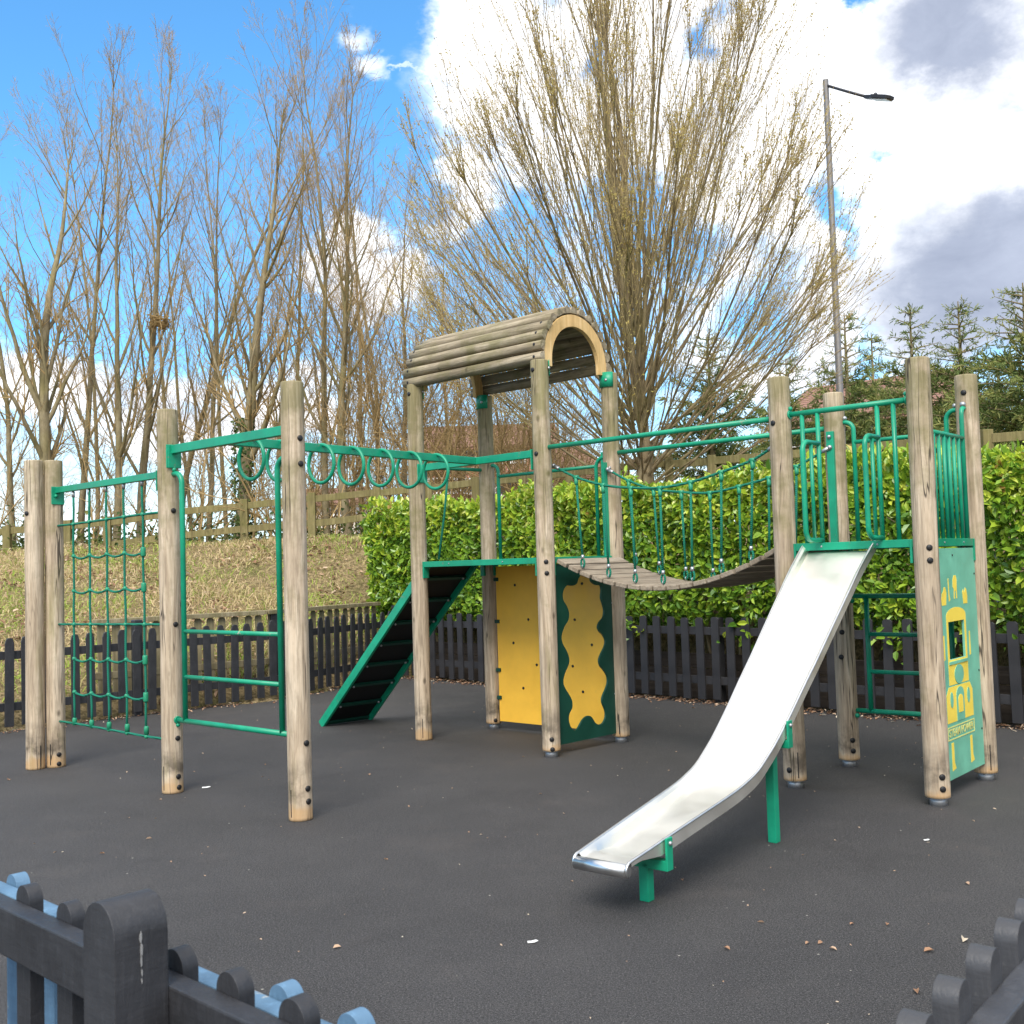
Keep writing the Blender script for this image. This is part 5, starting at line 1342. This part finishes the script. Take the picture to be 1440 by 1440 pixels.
# ------------------------------------------------------------------ LAMP POST
lt_ = at(1161, 113, 19.0); lb2 = Vector((lt_.x, lt_.y, 2.0)); lm = empty('street_lamp', lb2); tag(lm, 'tall grey street lamp with angled head above the hedge', 'street lamp')
s = MB(); s.lathe(lb2, Z, [(.085, -.2), (.085, 1.4), (.062, 1.45), (.05, lt_.z - 2.0), (.05, lt_.z - 1.99)], 14); s.build('column', M['lamp'], lm)
e = at(1222, 137, 18.3); s = MB(); s.tube([lt_ - Z * .09, lt_.lerp(e, .5) - Z * .05, e], .024, 8); s.build('bracket_arm', M['lamp_dark'], lm)
hd = (e - lt_); hd.z *= .55; hd.normalize(); sd = hd.cross(Z).normalized(); hu = sd.cross(hd)
s = MB(); s.plate(e - hd * .08, hd, sd, [[(0, -.04), (.12, -.06), (.2, -.12), (.5, -.11), (.56, -.06), (.56, .06), (.5, .11), (.2, .12), (.12, .06), (0, .04)]], -.035, .025); s.ball(e + hd * .12 - Z * .0 + hu * .05, .035, 8)
hdo = s.build('lamp_head', M['lamp_dark'], lm, .01)
s = MB(); s.box(e + hd * .27 - sd.cross(hd) * .0 + (-hu) * .034, hd * .16, sd * .085, hu * .006); s.build('lens', M['lens'], hdo)

# ------------------------------------------------------------------ HOUSES
def house(name, xl, xr, yb, ye, yr, Y0, Y1, wins, lab, wall, depth=7, cat='house', chim=False):
    a = at(xl, ye, Y0); b = at(xr, ye, Y1); zb_ = 1.9; ze = (a.z + b.z) / 2; zr_ = at((xl + xr) / 2, yr, (Y0 + Y1) / 2 + depth / 2).z
    a.z = b.z = 0; d = (b - a).normalized(); n = Vector((-d.y, d.x, 0)); L = (b - a).length
    h = empty(name, (a + b) / 2 + Z * zb_); tag(h, lab, cat)
    s = MB(); W_ = [a, b, b + n * depth, a + n * depth]
    s.add([p + Z * zb_ for p in W_] + [p + Z * ze for p in W_], [(0, 1, 5, 4), (1, 2, 6, 5), (2, 3, 7, 6), (3, 0, 4, 7)])
    ra, rb_ = a + n * depth / 2 + Z * zr_, b + n * depth / 2 + Z * zr_
    s.add([a + Z * ze, a + n * depth + Z * ze, ra - Z * .05, b + Z * ze, b + n * depth + Z * ze, rb_ - Z * .05], [(0, 2, 1), (3, 4, 5)])
    s.build('wall', wall, h)
    s = MB(); ov = .35; e0, e1 = a - d * ov - n * ov + Z * (ze - .15), b + d * ov - n * ov + Z * (ze - .15); r0, r1 = ra - d * ov, rb_ + d * ov; f0, f1 = a - d * ov + n * (depth + ov) + Z * (ze - .15), b + d * ov + n * (depth + ov) + Z * (ze - .15)
    t = Z * .14
    s.add([e0, e1, r1, r0, f0, f1, e0 + t, e1 + t, r1 + t, r0 + t, f0 + t, f1 + t], [(6, 7, 8, 9), (9, 8, 11, 10), (0, 3, 2, 1), (3, 4, 5, 2), (0, 1, 7, 6), (4, 10, 11, 5), (0, 6, 9, 3), (3, 9, 10, 4), (1, 2, 8, 7), (2, 5, 11, 8)])
    rfo = s.build('roof', M['tile'], h)
    if chim:
     s = MB(); q = ra.lerp(rb_, .75); s.box(q + Z * .5, d * .35, n * .3, Z * .9); s.build('chimney', M['brick'], rfo, .01)
    for (x, y0_, y1_, w) in wins:
        p = on_line(x, y0_, a, b); p2 = on_line(x, y1_, a, b); z0_, z1_ = min(p.z, p2.z), max(p.z, p2.z); c = Vector((p.x, p.y, (z0_ + z1_) / 2)); hh = (z1_ - z0_) / 2
        s = MB(); o_, i_ = (w / 2, hh), (w / 2 - .09, hh - .09)
        s.plate(c - n * .04, d, Z, [[(-o_[0], -o_[1]), (o_[0], -o_[1]), (o_[0], o_[1]), (-o_[0], o_[1])], [(-i_[0], -i_[1]), (-i_[0], i_[1]), (-.03, i_[1]), (-.03, -i_[1])], [(.03, -i_[1]), (.03, i_[1]), (i_[0], i_[1]), (i_[0], -i_[1])]], -.04, .04)
        wf = s.build('window', M['white'], h)
        s = MB(); s.box(c - n * .012, d * i_[0], n * .006, Z * i_[1]); s.build('pane', M['glass'], wf)
house('brick_house', 585, 775, 720, 628, 602, 46, 46, [(622, 672, 695, 1.3), (668, 672, 695, 1.3), (720, 672, 698, 1.5), (756, 672, 698, 1.0), (622, 632, 652, 1.2), (668, 632, 652, 1.2), (720, 632, 652, 1.2)], 'red brick house glimpsed behind the roofed tower', M['brick'])
house('brick_house', 772, 860, 720, 668, 628, 50, 52, [(787, 680, 700, 1.0), (812, 680, 700, 1.0), (838, 682, 702, 1.0)], 'smaller red brick house with white windows behind the rope bridge end', M['brick'], 6)
house('brick_house', 1095, 1300, 700, 590, 543, 36, 33, [(1130, 604, 628, 1.2), (1218, 598, 622, 1.1), (1250, 598, 622, 1.1)], 'brick house with tiled roof glimpsed between the conifers', M['brick'], 7)
house('rendered_house', 405, 500, 740, 708, 690, 58, 58, [(425, 714, 726, 1.2), (470, 714, 726, 1.2)], 'pale low building far behind the ranch fence', M['render'], 7)

# ------------------------------------------------------------------ WORLD
w = bpy.data.worlds.new('World'); scene.world = w; w.use_nodes = True
wt = w.node_tree; wt.nodes.clear(); NTw = NT.__new__(NT); NTw.t = wt; NTw.mat = None
T = NTw
SUN_EL, SUN_AZ = R(48), R(-168)          # azimuth from +Y towards +X : behind and left of the camera
sky = T.n('ShaderNodeTexSky', sky_type='NISHITA'); sky.sun_disc = False; sky.sun_elevation = SUN_EL; sky.sun_rotation = SUN_AZ; sky.air_density = 1.0; sky.dust_density = .4; sky.ozone_density = 2.0
tc = T.n('ShaderNodeTexCoord'); dirv = tc.outputs['Generated']
sx = T.n('ShaderNodeSeparateXYZ'); T.l(dirv, sx.inputs[0])
az0 = T.math('ARCTAN2', sx.outputs['X'], sx.outputs['Y']); el0 = T.math('ARCSINE', sx.outputs['Z'])
def sky_dir(x, y):
    d = ray(x, y).normalized(); return math.atan2(d.x, d.y), math.asin(d.z)
# ragged edges
def wnoise(scale, detail, rough, dist=0, off=0):
    mp = T.n('ShaderNodeMapping'); mp.inputs['Location'].default_value = (off, off * .7, off * 1.3); mp.inputs['Scale'].default_value = (1, 1, 1.5); T.l(dirv, mp.inputs['Vector'])
    return T.noise(mp.outputs['Vector'], scale, detail, rough, dist)
n_edge = wnoise(5.0, 8, .62, .3); n_big = wnoise(2.2, 6, .6, .2, 3.1); n_f = wnoise(13, 6, .6, .4, 7)
wa = T.math('ADD', T.math('MULTIPLY_ADD', wnoise(4.5, 7, .62, 0, 21), .20, -.10), T.math('MULTIPLY_ADD', wnoise(17, 6, .65, 0, 23), .06, -.03))
we = T.math('ADD', T.math('MULTIPLY_ADD', wnoise(4.5, 7, .62, 0, 31), .18, -.09), T.math('MULTIPLY_ADD', wnoise(17, 6, .65, 0, 33), .06, -.03))
az = T.math('ADD', az0, wa); el = T.math('ADD', el0, we)
def blob(x, y, rx, ry, soft=1.0):
    a, e = sky_dir(x, y); ra, re = rx / F, ry / F
    u = T.math('DIVIDE', T.math('SUBTRACT', az, a), ra); v = T.math('DIVIDE', T.math('SUBTRACT', el, e), re)
    return T.math('SUBTRACT', 1.0, T.math('SQRT', T.math('ADD', T.math('MULTIPLY', u, u), T.math('MULTIPLY', v, v))))
def mx(lst, op='MAXIMUM'):
    r_ = lst[0]
    for q in lst[1:]: r_ = T.math(op, r_, q)
    return r_
white = mx([blob(980, 130, 400, 330), blob(1330, 230, 250, 240), blob(690, 60, 105, 190), blob(1150, 420, 330, 190), blob(480, 345, 95, 46), blob(545, 395, 110, 75), blob(55, 540, 150, 95), blob(655, 300, 90, 110), blob(300, 590, 260, 70)])
holes = mx([blob(700, 360, 120, 90), T.math('SUBTRACT', blob(1165, 330, 60, 130), .25), T.math('SUBTRACT', blob(1255, 215, 70, 36), .35), blob(1185, 10, 40, 26), blob(905, 330, 110, 70), blob(1060, 420, 90, 90), blob(1010, 70, 40, 60), blob(870, 100, 36, 50), blob(1215, 480, 60, 45)])
grey = mx([blob(1350, 55, 170, 95), blob(1345, 410, 190, 105), blob(1440, 380, 180, 130)])
wsum = T.math('ADD', T.math('MULTIPLY', white, 1.25), T.math('ADD', T.math('MULTIPLY_ADD', n_edge, 1.3, -.62), T.math('MULTIPLY_ADD', n_f, .9, -.45)))
wsum = T.math('SUBTRACT', wsum, T.math('MULTIPLY', T.math('MAXIMUM', T.math('ADD', holes, T.math('MULTIPLY_ADD', n_f, .9, -.45)), 0), 1.15))
gsum0 = T.math('ADD', T.math('MULTIPLY', grey, 1.3), T.math('MULTIPLY_ADD', n_edge, 1.1, -.5))
wmask_front = T.ramp(wsum, [(-.12, 0), (.72, 1)], 'EASE')
# the rest of the dome: broken bright cloud overhead and behind
n_dome = wnoise(1.5, 7, .6, .3, 11)
dome_zone = T.math('MAXIMUM', T.ramp(el, [(.62, 0), (.75, 1)]), T.ramp(sx.outputs['Y'], [(.0, 1), (.35, 0)]))
dome = T.math('MULTIPLY', T.ramp(T.math('ADD', n_dome, T.math('MULTIPLY', T.ramp(el, [(.55, 0), (.9, 1)]), .12)), [(.40, 0), (.52, 1)]), dome_zone)
hazeb = T.ramp(T.math('ADD', el, T.math('MULTIPLY_ADD', n_big, .12, -.06)), [(.03, 1), (.20, .0)])
wmask = T.math('MAXIMUM', T.math('MAXIMUM', wmask_front, dome), T.math('MULTIPLY', hazeb, .8))
wmask = T.math('MAXIMUM', wmask, T.ramp(gsum0, [(-.05, 0), (.4, 1)]))
wisp = T.math('MULTIPLY', T.ramp(mx([blob(482, 52, 44, 34), blob(505, 110, 46, 26)]), [(0, 0), (.9, .75)], 'EASE'), T.ramp(n_f, [(.36, 0), (.62, 1)]))
wmask = T.math('MAXIMUM', wmask, wisp)
contr = T.math('MULTIPLY', T.ramp(blob(570, 118, 62, 6), [(0, 0), (.6, .45)]), T.ramp(n_f, [(.35, .3), (.6, 1)]))
wmask = T.math('MAXIMUM', wmask, contr)
gsum = T.math('ADD', T.math('MULTIPLY', grey, 1.3), T.math('MULTIPLY_ADD', n_edge, 1.1, -.5))
gmask = T.ramp(gsum, [(-.1, 0), (1.15, 1)], 'EASE')
shade = T.ramp(T.math('ADD', T.math('MULTIPLY', n_big, .6), T.math('MULTIPLY', n_f, .4)), [(.36, (3.0, 3.35, 4.1)), (.54, (7.4, 7.5, 7.7))])
ccol = T.mix(gmask, shade, T.mix(n_f, (1.4, 1.65, 2.3), (3.4, 3.75, 4.6)))
skyc = T.mix(1.0, sky.outputs['Color'], (.58, 1.10, 1.34), 'MULTIPLY')
fin = T.mix(wmask, skyc, ccol)
bg = T.n('ShaderNodeBackground'); bg.inputs['Strength'].default_value = .10; T.l(fin, bg.inputs['Color'])
wo = T.n('ShaderNodeOutputWorld'); T.l(bg.outputs[0], wo.inputs['Surface'])
w.cycles.sampling_method = 'MANUAL'; w.cycles.sample_map_resolution = 1024

sun = bpy.data.lights.new('sun', 'SUN'); sun.energy = 2.0; sun.angle = R(34); sun.color = (1.0, .95, .87)
so = bpy.data.objects.new('sun', sun); COL.objects.link(so); so.location = (-6, -6, 14)
sd_ = Vector((math.sin(SUN_AZ) * math.cos(SUN_EL), math.cos(SUN_AZ) * math.cos(SUN_EL), math.sin(SUN_EL)))
so.rotation_euler = sd_.to_track_quat('Z', 'Y').to_euler()

# ------------------------------------------------------------------ CAMERA
cd = bpy.data.cameras.new('camera'); cam = bpy.data.objects.new('camera', cd); COL.objects.link(cam)
cd.sensor_width = 36; cd.lens = F / 1440 * 36; cd.clip_start = .05; cd.clip_end = 6000
cam.matrix_world = Matrix.Translation(CAM) @ Matrix((RT, UP, -FW)).transposed().to_4x4()
cd.dof.use_dof = True; cd.dof.focus_distance = 8.6; cd.dof.aperture_fstop = 11
scene.camera = cam
scene.render.engine = 'CYCLES'
scene.cycles.max_bounces = 6; scene.cycles.diffuse_bounces = 3; scene.cycles.glossy_bounces = 3; scene.cycles.transmission_bounces = 3
scene.view_settings.view_transform = 'Standard'; scene.view_settings.look = 'None'; scene.view_settings.exposure = 1.12; scene.view_settings.gamma = 1.0
